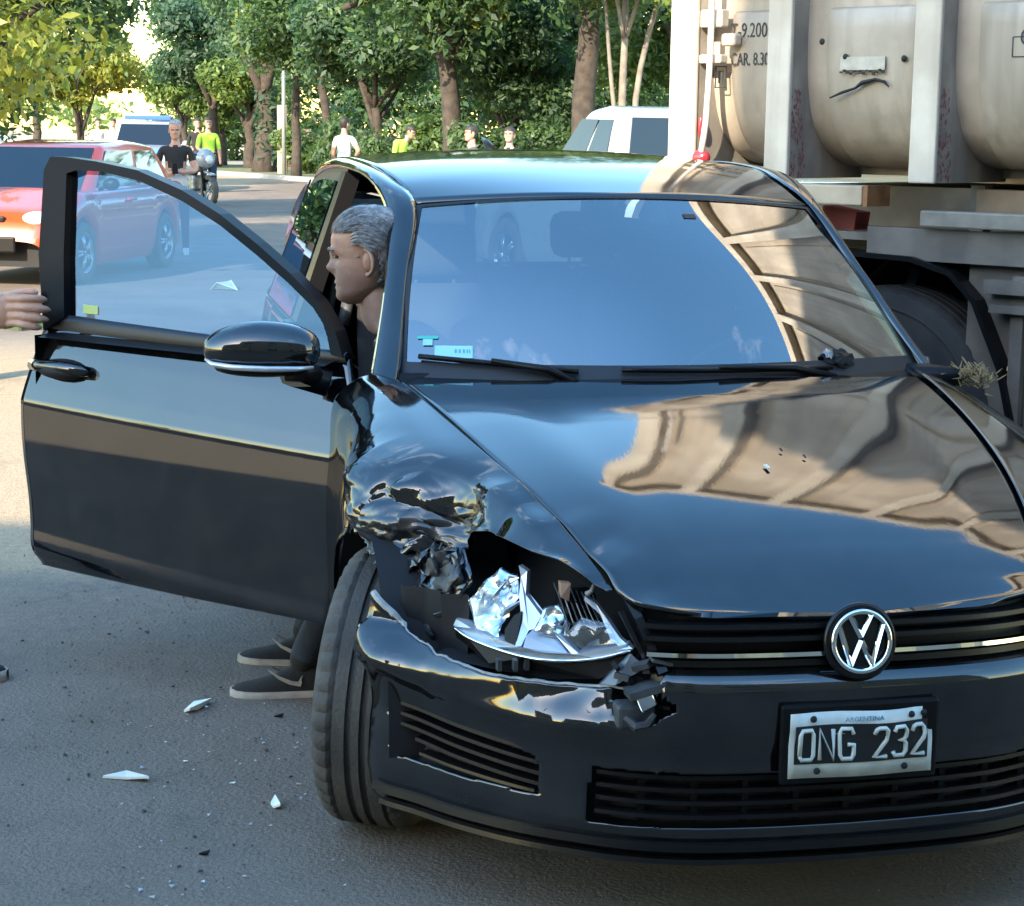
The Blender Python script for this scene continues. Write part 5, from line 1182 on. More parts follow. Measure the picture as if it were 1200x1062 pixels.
# ---- wheels
def alloy(mb, r, y0, s, n=5):
    mb.lathe([(r * .93, y0 - s * .10), (r * .93, y0), (r, y0 + s * .012), (r * 1.02, y0), (r * .90, y0 - s * .004), (r * .86, y0 - s * .02), (r * .86, y0 - s * .12)], 36)
    for k in range(n):
        for d in (-.13, .13):
            a = 2 * math.pi * k / n + d; c, sn = math.cos(a), math.sin(a)
            mb.tube([(r * .16 * c, y0 - s * .005, r * .16 * sn), (r * .5 * c, y0 + s * .003, r * .5 * sn), (r * .88 * c, y0 - s * .004, r * .88 * sn)], [.026, .020, .018], 6)
    mb.lathe([(0, y0 + s * .012), (r * .16, y0 + s * .010), (r * .24, y0 - s * .005), (r * .24, y0 - s * .03)], 20)
def wheel(loc, s, steer=0, camber=0, parent=car, r=.316, w=.215, name='wheel'):
    mb = MB(); tyre_mesh(mb, r, w, r * .66); t = mb.build(name, M['rubber'], parent, True, auto=35)
    t.location = loc; t.rotation_euler = (camber, R(13), steer)
    a = MB(); alloy(a, r * .68, s * w * .38, s); rm = a.build('rim', M['rim'], t, True, auto=40)
    b = MB(); b.lathe([(.0, 0), (r * .45, 0), (r * .45, .03)], 24, (0, -s * .02, 0)); b.build('brake_disc', M['steel'], t, True)
    return t
tag(wheel((-.03, -.768, .316), -1, R(-24), R(-3)), 'front wheel turned hard towards the kerb side')
wheel((-.03, .79, .316), 1, R(-24)); wheel((-2.637, -.77, .316), -1); wheel((-2.637, .77, .316), 1)

# ---- the open front passenger door
HX, HY = -.62, -.835
de = Vector((-.7315, -.6818, 0)); dn = Vector((.6818, -.7315, 0))     # along the door, outward normal
def dp(l, z, off=0):
    o = off + .012 * (1 - (2 * l / 1.12 - 1) ** 2) * (1 if z < 1.05 else .6)
    if z > .985: o -= (z - .985) * .30
    q = Vector((HX, HY, 0)) + de * l + dn * o; return (q.x, q.y, z)
def lshift(l, z): return l + max(0, z - 1.0) * .36
def zedge(z): return float(cr(z, [.326, .36, .5, .64, .78, .9, 1.0, 1.02], [1.085, 1.10, 1.108, 1.128, 1.140, 1.128, 1.112, 1.110]))
def zhinge(z): return float(cr(z, [.326, .40, .6, .75, .9, 1.0], [.0, -.012, -.036, -.045, -.030, .01]))
nl, nz = 70, 120
DZ = np.concatenate([np.linspace(.312, .50, 40, endpoint=False), np.linspace(.50, .72, 24, endpoint=False), np.linspace(.72, .82, 36, endpoint=False), np.linspace(.82, 1.0, 20)])
def doff(z, t):
    zc = .742 + .045 * t            # crease climbs towards the free edge
    zz = z - zc
    zs = .358 + .066 * t            # lower swage
    o = 0
    o += -np.interp(zz, [0, .01, .05, .15, .26], [0, .0018, .015, .050, .092])            # above the crease: leaning in, sky
    o += np.interp(-zz, [0, .008, .075 + .03 * t, .25, .42], [0, -.0012, .0034 + .0018 * t, .0040 + .0018 * t, .0040 + .0018 * t])
    o += np.interp(zs - z, [0, .004, .035, .05, .075, .12], [0, .0004, .0038, .0034, -.004, -.030])
    return o
V = []
for i in range(nl):
    t = i / (nl - 1)
    for z in DZ:
        l = zhinge(z) + (zedge(z) - zhinge(z)) * t
        V.append(dp(l, z, doff(z, t)))
door = mk('front_door', V, [f[::-1] for f in gf(nl, len(DZ))], M['paint'], car, thick=.018, offset=-1)
tag(door, 'front passenger door swung wide open')
# inner trim of the door
mb = MB()
mb.grid(np.array([[dp(l, z, -.085 - .02 * math.sin((z - .33) * 5)) for z in np.linspace(.36, .985, 10)] for l in np.linspace(.05, 1.06, 14)]))
for (z0, z1) in ((.34, .36), (.975, .99)):
    mb.grid(np.array([[dp(l, z, o) for (z, o) in ((z0, -.02), (z1, -.09))] for l in np.linspace(.03, 1.08, 14)]))
mb.grid(np.array([[dp(1.09, z, o) for o in (-.016, -.09)] for z in np.linspace(.35, .98, 8)]))
mb.tube([dp(.25, .72, -.12), dp(.5, .75, -.13), dp(.8, .78, -.12)], .03, 8)
mb.build('inner_trim', M['blk'], door, True)
# window frame
ftop = [(1.100, .99), (1.112, 1.2), (1.075, 1.44), (1.045, 1.478), (.98, 1.478), (.85, 1.468), (.69, 1.448), (.52, 1.398), (.384, 1.338), (.26, 1.266), (.152, 1.195), (.07, 1.13), (.02, 1.06), (.00, .995)]
gl = [(1.012, 1.03), (1.005, 1.2), (.978, 1.432), (.935, 1.442), (.83, 1.440), (.68, 1.418), (.52, 1.368), (.385, 1.308), (.262, 1.236), (.158, 1.168), (.085, 1.113), (.058, 1.078), (.046, 1.045), (.040, 1.00)]
def ring(outer, inner, o0, o1):
    V = []; n = len(outer)
    for (lo, zo), (li, zi) in zip(outer, inner):
        V += [dp(lshift(lo, zo), zo, o0), dp(lshift(li, zi), zi, o0), dp(lshift(li, zi), zi, o1), dp(lshift(lo, zo), zo, o1)]
    F = []
    for i in range(n - 1):
        for k in range(4): F.append((i * 4 + k, i * 4 + (k + 1) % 4, (i + 1) * 4 + (k + 1) % 4, (i + 1) * 4 + k))
    return V, F
V, F = ring(ftop, gl, -.056, -.10); mk('window_frame', V, [f[::-1] for f in F], M['frame_black'], door, smooth=False)
belt = MB(); belt.grid(np.array([[dp(l, zz, o) for (zz, o) in ((.980 + .010 * l, -.074), (1.000 + .022 * l, -.060), (1.008 + .028 * l, -.072), (.99 + .02 * l, -.11))] for l in np.linspace(.0, 1.11, 30)])); belt.build('belt_seal', M['seal'], door, True)
V = [dp(lshift(l, z), z, -.050) for (l, z) in gl]; c = tuple(np.mean(np.array(V), axis=0))
# glass as an even grid between belt and top curve
top = curve([(g[0], g[1], 0) for g in gl[2:12]], 40)
P = np.array([[dp(lshift(l, z0 + (zt - z0) * t), z0 + (zt - z0) * t, -.080) for t in np.linspace(0, 1, 12)] for l in np.linspace(.035, 1.015, 40) for z0 in [.99] for zt in [float(np.interp(l, top[::-1, 0], top[::-1, 1])) + .008]])
mk('window', P.reshape(-1, 3), gf(40, 12), M['side_glass'], door)
# handle
mb = MB()
mb.ell(dp(.990, .888, -.042), (.10, .06, .03), rot=Matrix.Rotation(math.atan2(de.y, de.x), 3, 'Z')); cup = mb.build('handle_cup', M['dark'], door, True)
mb = MB(); mb.tube([dp(1.105, .892, -.05), dp(1.10, .894, -.018), dp(1.06, .897, -.006), dp(.96, .898, -.004), dp(.89, .894, -.014), dp(.875, .888, -.05)], [.012, .018, .019, .019, .016, .012], 10); mb.tube([dp(1.115, .893, -.040), dp(1.128, .893, -.03)], [.018, .014], 8)
mb.build('handle', M['paint'], cup, True)
# warning label inside the window
mb = MB(); mb.grid(np.array([[dp(lshift(l, z), z, -.077) for z in (1.045, 1.068)] for l in (.955, .895)])); mb.build('sticker', mat('yellow_sticker', (.35, .42, .10), .5), door)
# mirror
mc = Vector((-.515, -1.010, 1.032)); m_al = Vector((-.224, -.9746, 0)); m_fc = Vector((.9746, -.224, 0))   # housing axes: along the car's width, and forward
def mpt(a, f, z): return mc + m_al * a + m_fc * f + Vector((0, 0, z))
mr = MB(); n1, n2 = 26, 40; V = []
for i in range(n1 + 1):
    th = math.pi * i / n1
    for j in range(n2):
        ph = 2 * math.pi * j / n2
        x = math.cos(th); rr = abs(math.sin(th)) ** .72
        y = rr * math.cos(ph); z = rr * math.sin(ph)
        zz = z * .068 * (1 - .22 * max(0, x) ** 2) + .006 if z > 0 else max(z * .07, -.040) + .006
        V.append(mpt(x * .142, y * (.075 if y > 0 else .05), zz))
mr.add(V, gf(n1 + 1, n2, False, True))
mir = mr.build('mirror', M['paint'], door, True)
mb = MB()
mb.tube([mpt(x, y, z) for (x, y, z) in ((.135, .018, -.020), (.115, .048, -.028), (.06, .070, -.033), (-.02, .076, -.035), (-.09, .066, -.035), (-.128, .036, -.034))], [.004, .007, .008, .008, .007, .004], 6); mb.build('indicator', M['bezel'], mir, True)
mb = MB(); mb.ell(mpt(0, .0, -.042), (.055, .118, .022), rot=Matrix.Rotation(math.atan2(m_fc.y, m_fc.x), 3, 'Z')); mb.build('mirror_base', M['blk'], mir, True)
mb = MB(); mb.tube([mpt(-.06, .0, -.048), mpt(-.12, .005, -.055), Vector(dp(.10, .955, .02)), Vector(dp(.02, .93, -.03))], [.026, .030, .034, .034], 8); mb.build('mirror_arm', M['blk'], mir, True)
# ================================================================== other vehicles
def lerp(a, b, t): return Vector(a) * (1 - t) + Vector(b) * t
def small_car(name, label, loc, fdir, paint, L=4.0, W=1.72, H=1.46, style='hatch', cat='car', wr=.31, wins=2, lightbar=False, gap=.17):
    rz = math.atan2(fdir[1], fdir[0]); root = empty(name, (*loc, 0), rz, label, cat)
    hl, hw = L / 2, W / 2; belt = H * .66
    if style == 'hatch': top = [(hl, .45), (hl - .03, .62), (hl - .16, .74), (hl * .60, .93), (hl * .40, belt), (-hl * .80, belt + .02), (-hl + .06, belt - .04), (-hl, .60), (-hl + .03, .40)]
    elif style == 'pickup': top = [(hl, .55), (hl - .02, .85), (hl - .15, 1.02), (hl * .56, 1.14), (hl * .42, belt), (-hl * .15, belt), (-hl + .04, belt), (-hl, .80), (-hl + .02, .5)]
    else: top = [(hl, .55), (hl - .03, .80), (hl - .15, .95), (hl * .60, 1.08), (hl * .45, belt), (-hl * .85, belt), (-hl + .04, belt - .05), (-hl, .7), (-hl + .02, .5)]
    wfx, wrx = hl * .62, -hl * .60; ar = wr + .045
    tx = [t[0] for t in top][::-1]; tz = [t[1] for t in top][::-1]
    V = []; xs = np.unique(np.concatenate([np.linspace(-hl, hl, 60), [hl - .03, hl - .1, -hl + .05]])); nseg = 15
    for x in xs:
        zt = float(np.interp(x, tx, tz)); w = hw * (1 - .22 * max(0, abs(x) / hl - .72) ** 1.6 / .28 ** 1.6 * .8)
        zb = gap
        for cx in (wfx, wrx):
            q = ar * ar - (x - cx) ** 2
            if q > 0: zb = max(zb, wr + math.sqrt(q))
        zb = min(zb, zt - .05)
        sec = [(w * .93, zb), (w * .985, zb + (.45 - zb) * .35 if zb < .45 else zb + .01), (w, max(zb + .02, min(.60, zt - .12))), (w * .985, max(zb + .03, zt - .11)), (w * .94, zt - .04), (w * .80, zt - .004), (w * .45, zt + .012), (0, zt + .018)]
        c = curve([(y, 0, z) for y, z in sec], nseg)
        row = [(x, p[0], p[2]) for p in c] + [(x, -p[0], p[2]) for p in c[::-1][1:]]
        V += row
    nr = nseg * 2 - 1
    body = mk('body', V, gf(len(xs), nr), paint, root)
    for end in (0, len(xs) - 1):
        pass
    mb = MB(); mb.box((0, 0, .38), (L * .92, W * .82, .36)); mb.box((wfx, 0, .5), (.1, W * .7, .3)); mb.build('underbody', M['dark'], root)
    # greenhouse
    x0, x1 = hl * (.42 if style != 'pickup' else .40), (-hl * .93 if style == 'hatch' else (-hl * .12 if style == 'pickup' else -hl * .95))
    t0, t1 = x0 - .72, (x1 + .42 if style == 'hatch' else (x1 + .12))
    if style == 'pickup': t0 = x0 - .62
    yb, yt = hw * .93, hw * .72
    zb_, zt_ = belt - .03, H
    b = [Vector((x0, yb * .92, zb_)), Vector((x1, yb * .95, zb_)), Vector((x1, -yb * .95, zb_)), Vector((x0, -yb * .92, zb_))]
    t = [Vector((t0, yt, zt_ - .02)), Vector((t1, yt, zt_ - .03)), Vector((t1, -yt, zt_ - .03)), Vector((t0, -yt, zt_ - .02))]
    bm = bmesh.new(); bv = [bm.verts.new(v) for v in b]; tv = [bm.verts.new(v) for v in t]
    md = [bm.verts.new(((t0 + t1) / 2, s * yt, zt_ + .015)) for s in (1, -1)]
    fs = [(bv[0], bv[1], tv[1], md[0], tv[0]), (bv[1], bv[2], tv[2], tv[1]), (bv[2], bv[3], tv[3], md[1], tv[2]), (bv[3], bv[0], tv[0], tv[3]), (tv[0], md[0], md[1], tv[3]), (md[0], tv[1], tv[2], md[1])]
    for f in fs: bm.faces.new(f)
    bmesh.ops.recalc_face_normals(bm, faces=bm.faces[:]); me = bpy.data.meshes.new('cabin'); bm.to_mesh(me); bm.free(); me.materials.append(paint)
    cab = link(bpy.data.objects.new('cabin', me), root); bvm = cab.modifiers.new('bevel', 'BEVEL'); bvm.width = .10; bvm.segments = 4; me.polygons.foreach_set('use_smooth', np.ones(len(me.polygons), dtype=bool))
    def quad(name, A, B, C, D, par, m=M['dark_glass'], u0=.06, u1=.94, v0=.1, v1=.9, th=.012):
        n = (B - A).cross(D - A).normalized()
        f = lambda u, v: (A * (1 - u) + B * u) * (1 - v) + (D * (1 - u) + C * u) * v
        P = [f(u0, v0), f(u1, v0), f(u1, v1), f(u0, v1)]
        cen = sum(P, Vector()) / 4
        if n.dot(cen - Vector((0, 0, 1.0))) < 0: n = -n
        P = [p + n * .010 for p in P]
        mb = MB(); mb.prism(P, -n * th, n * th); return mb.build(name, m, par)
    quad('windscreen', b[3], b[0], t[0], t[3], cab, u0=.07, u1=.93, v0=.06, v1=.90)
    quad('rear_window', b[1], b[2], t[2], t[1], cab, u0=.1, u1=.9, v0=.25, v1=.9)
    for s, (i, j) in ((1, (0, 1)), (-1, (3, 2))):
        if wins == 2:
            quad('window', b[i], b[j], t[j], t[i], cab, u0=.06, u1=.50, v0=.10, v1=.86); quad('window', b[i], b[j], t[j], t[i], cab, u0=.54, u1=.88, v0=.10, v1=.86)
        else:
            for (a_, c_) in ((.05, .36), (.39, .66), (.69, .93)): quad('window', b[i], b[j], t[j], t[i], cab, u0=a_, u1=c_, v0=.10, v1=.86)
        mb = MB(); mb.ell((x0 - .12, s * (hw + .07), belt + .06), (.05, .09, .065)); mb.tube([(x0 - .14, s * hw * .92, belt), (x0 - .12, s * (hw + .03), belt + .04)], .02, 6)
        mr_ = mb.build('mirror', paint if style != 'hatch' else M['blk'], root, True)
        mb = MB(); mb.ell((x0 - .155, s * (hw + .07), belt + .06), (.02, .075, .05)); mb.build('mirror_glass', M['dark_glass'], mr_, True)
        for cx in (wfx, wrx):
            mb = MB(); tyre_mesh(mb, wr, .19, wr * .62, 48, False); tw = mb.build('wheel', M['rubber'], root, True); tw.location = (cx, s * (hw - .10), wr)
            a_ = MB(); alloy(a_, wr * .66, s * .075, s, 5); a_.build('rim', M['rim'], tw, True)
        mb = MB(); mb.ell((hl - .14, s * hw * .70, .67 if style == 'hatch' else .82), (.13, .17, .075), rot=Matrix.Rotation(-s * .35, 3, 'Z')); mb.build('headlight', M['pink_hl'], root, True)
        mb = MB(); mb.ell((-hl + .07, s * hw * .80, .82), (.08, .12, .14)); mb.build('tail_light', M['red_lens'], root, True)
        for hx in ((.12, -.85) if wins == 2 else (.3, -.6)):
            mb = MB(); mb.tube([(hx * hl * .5 - .05, s * (hw * .985 + .004), belt - .12), (hx * hl * .5 - .12, s * (hw + .03), belt - .115), (hx * hl * .5 - .24, s * (hw + .03), belt - .115), (hx * hl * .5 - .28, s * (hw * .985 + .004), belt - .12)], .013, 6); mb.build('handle', paint, root, True)
    mb = MB(); mb.box((hl - .01, 0, .42), (.05, W * .50, .16), bev=.02); mb.box((hl - .05, 0, .66), (.05, W * .36, .07), bev=.02); mb.build('grille', M['blk'], root)
    mb = MB(); mb.box((hl + .015, 0, .50), (.02, .34, .10)); mb.build('number_plate', M['plate_w'], root)
    if lightbar:
        mb = MB(); mb.box(((t0 + t1) / 2 + .3, 0, H + .09), (.26, 1.15, .12), bev=.03); mb.build('light_bar', mat('blue_beacon', (.05, .12, .75), .15, coat=.5), root)
    return root
rc = small_car('red_hatchback', 'small red hatchback parked facing this way behind the open door', (-4.93, 20.6), (-.16, -.987), M['red_paint'], L=3.95, W=1.70, H=1.40)
small_car('pickup_truck', 'white double cab pickup standing between the tree trunk and the tipper truck', (1.42, 17.8), (-.45, .893), M['white_paint'], L=5.2, W=1.82, H=1.80, style='pickup', cat='pickup', wr=.37, gap=.30)
pv = small_car('police_van', 'white and blue police vehicle with a blue light bar behind the red hatchback', (-9.15, 48), (.12, -1), M['white_paint'], L=4.6, W=1.85, H=1.70, style='van', cat='police car', wr=.34, wins=3, lightbar=True)
mb = MB(); mb.box((0, .93, .80), (3.6, .02, .22)); mb.box((0, -.93, .80), (3.6, .02, .22)); mb.box((2.02, 0, .98), (.40, 1.1, .03), rot=Matrix.Rotation(R(13), 3, 'Y')); mb.build('blue_stripe', M['blue_paint'], pv)
small_car('white_car', 'white car whose roof shows above the red hatchback at the left edge', (-7.55, 27.2), (1, .12), M['white_paint'], L=4.3, W=1.74, H=1.53)
# motorcycle
mo = empty('police_motorcycle', (-6.62, 39.6, 0), math.atan2(-.80, .60), 'black and white motorcycle parked behind the man in the black shirt', 'motorcycle')
for x in (.72, -.70):
    mb = MB(); tyre_mesh(mb, .31, .12, .22, 40, False); w = mb.build('wheel', M['rubber'], mo, True); w.location = (x, 0, .31)
    mb = MB(); mb.lathe([(.20, -.03), (.225, 0), (.20, .03)], 28); [mb.tube([(0, 0, 0), (.21 * math.cos(a), 0, .21 * math.sin(a))], .012, 5) for a in np.linspace(0, 6.28, 7)[:-1]]; mb.build('rim', M['rim'], w, True)
mb = MB(); mb.tube([(.72, .10, .31), (.50, .09, .85), (.42, .08, 1.02)], .03, 6); mb.tube([(.72, -.10, .31), (.50, -.09, .85), (.42, -.08, 1.02)], .03, 6); mb.tube([(.45, 0, .9), (.1, 0, .62), (-.35, 0, .55), (-.70, 0, .33)], .05, 6); mb.build('frame', M['blk'], mo, True)
mb = MB(); mb.ell((.12, 0, .80), (.30, .15, .15)); mb.ell((.58, 0, .95), (.17, .20, .20)); mb.box((.72, 0, .66), (.36, .13, .03), rot=Matrix.Rotation(R(10), 3, 'Y'), bev=.012); mb.build('fairing', M['white_paint'], mo, True)
mb = MB(); mb.ell((-.30, 0, .82), (.38, .15, .07)); mb.build('seat', M['blk'], mo, True)
mb = MB(); mb.box((.08, 0, .45), (.42, .30, .32), bev=.05); mb.build('engine', M['steel'], mo)
mb = MB(); mb.tube([(.38, .36, 1.06), (.44, .12, 1.02), (.44, -.12, 1.02), (.38, -.36, 1.06)], .018, 6); mb.build('handlebar', M['blk'], mo, True)
mb = MB(); mb.ell((.74, 0, .93), (.05, .09, .09)); mb.build('headlight', M['pink_hl'], mo, True)
mb = MB(); mb.box((-.62, .24, .72), (.40, .16, .28), bev=.04); mb.box((-.62, -.24, .72), (.40, .16, .28), bev=.04); mb.build('pannier', M['white_paint'], mo, True)
# ================================================================== people
STAND = dict(pelvis=(0, 0, .96), spine=(0, .01, 1.12), chest=(0, .0, 1.30), nb=(0, .015, 1.455), neck=(0, .0, 1.53),
             sL=(.175, .01, 1.415), eL=(.235, .04, 1.12), wL=(.235, -.06, .88), hL=(.235, -.09, .80), sR=(-.175, .01, 1.415), eR=(-.235, .04, 1.12), wR=(-.235, -.06, .88), hR=(-.235, -.09, .80),
             pL=(.095, .0, .90), kL=(.11, -.015, .50), aL=(.115, .02, .10), tL=(.13, -.15, .035), pR=(-.095, 0, .90), kR=(-.11, -.015, .50), aR=(-.115, .02, .10), tR=(-.13, -.15, .035))
RAD = dict(pelvis=(.150, .11), spine=(.140, .10), chest=(.165, .115), nb=(.075, .065), neck=(.055, .058), top=(.050, .055), s=(.068, .062), e=(.046, .046), w=(.032, .028), h=(.040, .022), p=(.095, .095), k=(.062, .062), a=(.044, .046), t=(.042, .03))
EDGE = [('pelvis', 'spine'), ('spine', 'chest'), ('chest', 'nb'), ('nb', 'neck'), ('neck', 'top'), ('chest', 'sL'), ('sL', 'eL'), ('eL', 'wL'), ('wL', 'hL'), ('chest', 'sR'), ('sR', 'eR'), ('eR', 'wR'), ('wR', 'hR'),
        ('pelvis', 'pL'), ('pL', 'kL'), ('kL', 'aL'), ('aL', 'tL'), ('pelvis', 'pR'), ('pR', 'kR'), ('kR', 'aR'), ('aR', 'tR')]
def head_grid(n=34, m=40):
    """face towards -Y, chin at z=0, crown at z=.245"""
    zs = np.linspace(0, .245, n)
    fr = cr(zs, [0, .012, .03, .05, .075, .10, .12, .14, .17, .20, .225, .240, .245], [.060, .078, .086, .084, .084, .083, .080, .088, .087, .076, .052, .022, .0])
    bk = cr(zs, [0, .02, .05, .08, .11, .15, .18, .205, .225, .240, .245], [.02, -.005, -.05, -.075, -.092, -.104, -.104, -.095, -.076, -.04, -.005])
    wd = cr(zs, [0, .012, .03, .05, .08, .11, .14, .17, .20, .225, .240, .245], [.022, .038, .052, .060, .068, .072, .074, .076, .072, .054, .026, .003])
    V = []
    for z, f, b, w in zip(zs, fr, bk, wd):
        for j in range(m):
            a = 2 * math.pi * j / m; c, s = math.cos(a), math.sin(a)
            ex = .82
            x = w * math.copysign(abs(s) ** ex, s); mid = (f + b) / 2; hlf = (f - b) / 2
            y = mid + hlf * math.copysign(abs(c) ** ex, c)
            if c > 0:
                nz_ = math.exp(-((z - .098) / .016) ** 2) * math.exp(-(x / .013) ** 2) * .021 + math.exp(-((z - .122) / .02) ** 2) * math.exp(-(x / .010) ** 2) * .012
                lips = math.exp(-((z - .060) / .006) ** 2) * math.exp(-(x / .02) ** 2) * .006 + math.exp(-((z - .046) / .006) ** 2) * math.exp(-(x / .018) ** 2) * .005
                eye = -.010 * math.exp(-((z - .128) / .010) ** 2) * math.exp(-((abs(x) - .032) / .013) ** 2)
                brow = .006 * math.exp(-((z - .146) / .007) ** 2) * math.exp(-((abs(x) - .03) / .02) ** 2)
                chin = .006 * math.exp(-((z - .018) / .012) ** 2) * math.exp(-(x / .018) ** 2)
                fold = -.0035 * math.exp(-((abs(x) - (.020 + (.094 - z) * .35)) / .0035) ** 2) * (1 if .045 < z < .094 else 0) - .0025 * math.exp(-((z - .053) / .0022) ** 2) * math.exp(-(x / .022) ** 4) - .0018 * math.exp(-((z - (.116 - .05 * abs(abs(x) - .032))) / .003) ** 2) * math.exp(-((abs(x) - .034) / .012) ** 2) - .0012 * (math.exp(-((z - .172) / .0022) ** 2) + math.exp(-((z - .182) / .0022) ** 2)) * math.exp(-(x / .04) ** 4)
                y += fold + (nz_ + lips + eye + brow + chin) * c
            V.append((x, -y, z))
    return V, gf(n, m, False, True) + [tuple(range(m)), tuple((n - 1) * m + k for k in range(m))[::-1]], n, m
def skin_body(J, tags):
    names = list(J); me = bpy.data.meshes.new('tmp'); me.from_pydata([J[k] for k in names], [(names.index(a), names.index(b)) for a, b in EDGE], []); o = bpy.data.objects.new('tmp', me); COL.objects.link(o)
    md = o.modifiers.new('skin', 'SKIN'); md.use_smooth_shade = True
    for i, k in enumerate(names):
        r = RAD.get(k) or RAD[k[0]]; me.skin_vertices[0].data[i].radius = r; me.skin_vertices[0].data[i].use_root = (k == 'pelvis')
    sb = o.modifiers.new('sub', 'SUBSURF'); sb.levels = 2; sb.render_levels = 2
    dg = bpy.context.evaluated_depsgraph_get(); ev = o.evaluated_get(dg); m2 = bpy.data.meshes.new_from_object(ev)
    bpy.data.objects.remove(o); return m2
HEADS = {}
def seg_dist(p, a, b):
    ab = b - a; t = max(0, min(1, (p - a).dot(ab) / max(1e-9, ab.dot(ab)))); return (p - a - ab * t).length
def person(label, loc, rz, J=None, shirt='cloth_dark', pants='jeans', skin='skin', hair='hair_dark', shoe='shoe', sleeve=.5, head_yaw=0, head_tilt=0, scale=1.0, group=None, hres=1, hair_cut='short', head_scale=1.0, feet=True, balding=0):
    Jn = dict(STAND); Jn.update(J or {}); J = {k: Vector(v) for k, v in Jn.items()}; J['top'] = J['neck'] + Vector((0, .022, .085))
    root = empty('person', loc, rz, label, 'person', group); root.scale = (scale,) * 3
    m2 = skin_body(J, None)
    hv, hf, hn, hm = head_grid(34 * hres, 40 * hres)
    hm_ = Matrix.Translation(J['neck'] + Vector((0, -.012, .012))) @ Matrix.Rotation(head_yaw, 4, 'Z') @ Matrix.Rotation(head_tilt, 4, 'X') @ Matrix.Scale(head_scale, 4)
    HV = [hm_ @ Vector(v) for v in hv]
    for s in (-1, 1):
        e = MB(); e.ell((s * .074, .014, .112), (.006, .017, .028), 8, 10, rot=Matrix.Rotation(R(-10), 3, 'X'))
        e.tube([(s * (.076 + .010 * math.sin(math.pi * k / 10)), .004 + .021 * math.sin(math.pi * k / 10) * 1.0, .112 + .033 * math.cos(math.pi * k / 10) - .004) for k in range(11)], [.004, .0055, .006, .006, .006, .006, .0055, .005, .005, .0065, .007], 6)
        b0 = len(HV); HV += [hm_ @ Vector(v) for v in e.V]; hf = hf + [tuple(i + b0 for i in f) for f in e.F]
    bm = bmesh.new(); bm.from_mesh(m2); base = len(bm.verts)
    nv_ = [bm.verts.new(v) for v in HV]
    for f in hf:
        try: bm.faces.new([nv_[i] for i in f])
        except Exception: pass
    bmesh.ops.recalc_face_normals(bm, faces=bm.faces[:]); bm.to_mesh(m2); bm.free()
    o = bpy.data.objects.new('body', m2); link(o, root)
    mats = [M[skin], M[shirt], M[pants], M[shoe]]; m2.materials.clear(); [m2.materials.append(x) for x in mats]
    segs = [('pelvis', 'spine', 1), ('spine', 'chest', 1), ('chest', 'nb', 1), ('nb', 'neck', 0), ('chest', 'sL', 1), ('chest', 'sR', 1)]
    for s in 'LR':
        se, ee = J['s' + s], J['e' + s]; cut = se.lerp(ee, min(1, sleeve * 2)); segs += [('s' + s, 'e' + s, 1 if sleeve >= .5 else ('cut', cut)), ('e' + s, 'w' + s, 1 if sleeve >= 1 else 0), ('w' + s, 'h' + s, 0), ('pelvis', 'p' + s, 2), ('p' + s, 'k' + s, 2), ('k' + s, 'a' + s, 2), ('a' + s, 't' + s, 3)]
    idx = []; hc = J['neck'] + Vector((0, 0, .13))
    for p in m2.polygons:
        c = p.center
        if (c - hc).length < .15 and c.z > J['neck'].z - .03: idx.append(0); continue
        best = min(segs, key=lambda s: seg_dist(c, J[s[0]], J[s[1]])); t = best[2]
        if isinstance(t, tuple): t = 1 if (c - J[best[0]]).length < (t[1] - J[best[0]]).length else 0
        if best[0] == 'pelvis' and best[1] == 'spine' and c.z < J['pelvis'].z + .02: t = 2
        idx.append(t)
    m2.polygons.foreach_set('material_index', np.array(idx, dtype=np.int32)); m2.polygons.foreach_set('use_smooth', np.ones(len(m2.polygons), dtype=bool)); m2.update()
    root_hm = hm_
    # hair
    HVv = []; keep = []
    for v in hv:
        q = Vector((v[0], v[1], v[2] - .11)); k = 1.055 + .02 * noise.noise((v[0] * 60, v[1] * 60, v[2] * 60)); HVv.append(hm_ @ Vector((q.x * k, q.y * k + .002, q.z * k + .112)))
    F = []
    for f in gf(hn, hm, False, True):
        c = sum((Vector(hv[i]) for i in f), Vector()) / 4
        line = .172 if c.y < -.03 else (.118 if c.y < .025 else (.050 if hair_cut == 'short' else .01))
        if balding and c.y < -.015: line = .205
        line += .008 * noise.noise((c.x * 70, c.y * 70, 0))
        if abs(c.x) > .055 and -.012 < c.y < .035 and c.z < .15: line = .145
        if c.z > line: F.append(f)
    h = mk('hair', HVv, F, M[hair], root, thick=.012 if hres == 1 else .005, offset=1)
    for s in (-1, 1):
        e = MB(); e.ell(hm_ @ Vector((s * .031, -.0735, .127)), (.010, .006, .0045)); e.build('eye', M['eye'], root, True)
    mb = MB(); [mb.tube([hm_ @ Vector((s * .016, -.092, .145)), hm_ @ Vector((s * .032, -.091, .150)), hm_ @ Vector((s * .048, -.080, .146))], [.004, .005, .002], 5) for s in (-1, 1)]; mb.build('eyebrow', M[hair], root, True)
    HEADS[label] = hm_.copy()
    return root
# ---- man sitting sideways on the passenger seat, leaning out
SM = dict(pelvis=(0, .56, .56), spine=(0, .50, .74), chest=(.02, .23, .90), nb=(.02, .165, 1.035), neck=(.02, .125, 1.105),
          sL=(.19, .22, .99), eL=(.25, .22, .76), wL=(.20, .0, .62), hL=(.18, -.08, .60), sR=(-.16, .22, .99), eR=(-.24, .24, .76), wR=(-.20, .02, .62), hR=(-.18, -.06, .60),
          pL=(.10, .52, .53), kL=(.14, .12, .52), aL=(.02, -.075, .115), tL=(.02, -.085, .07), pR=(-.10, .52, .53), kR=(-.17, .10, .52), aR=(-.30, -.085, .115), tR=(-.30, -.095, .07))
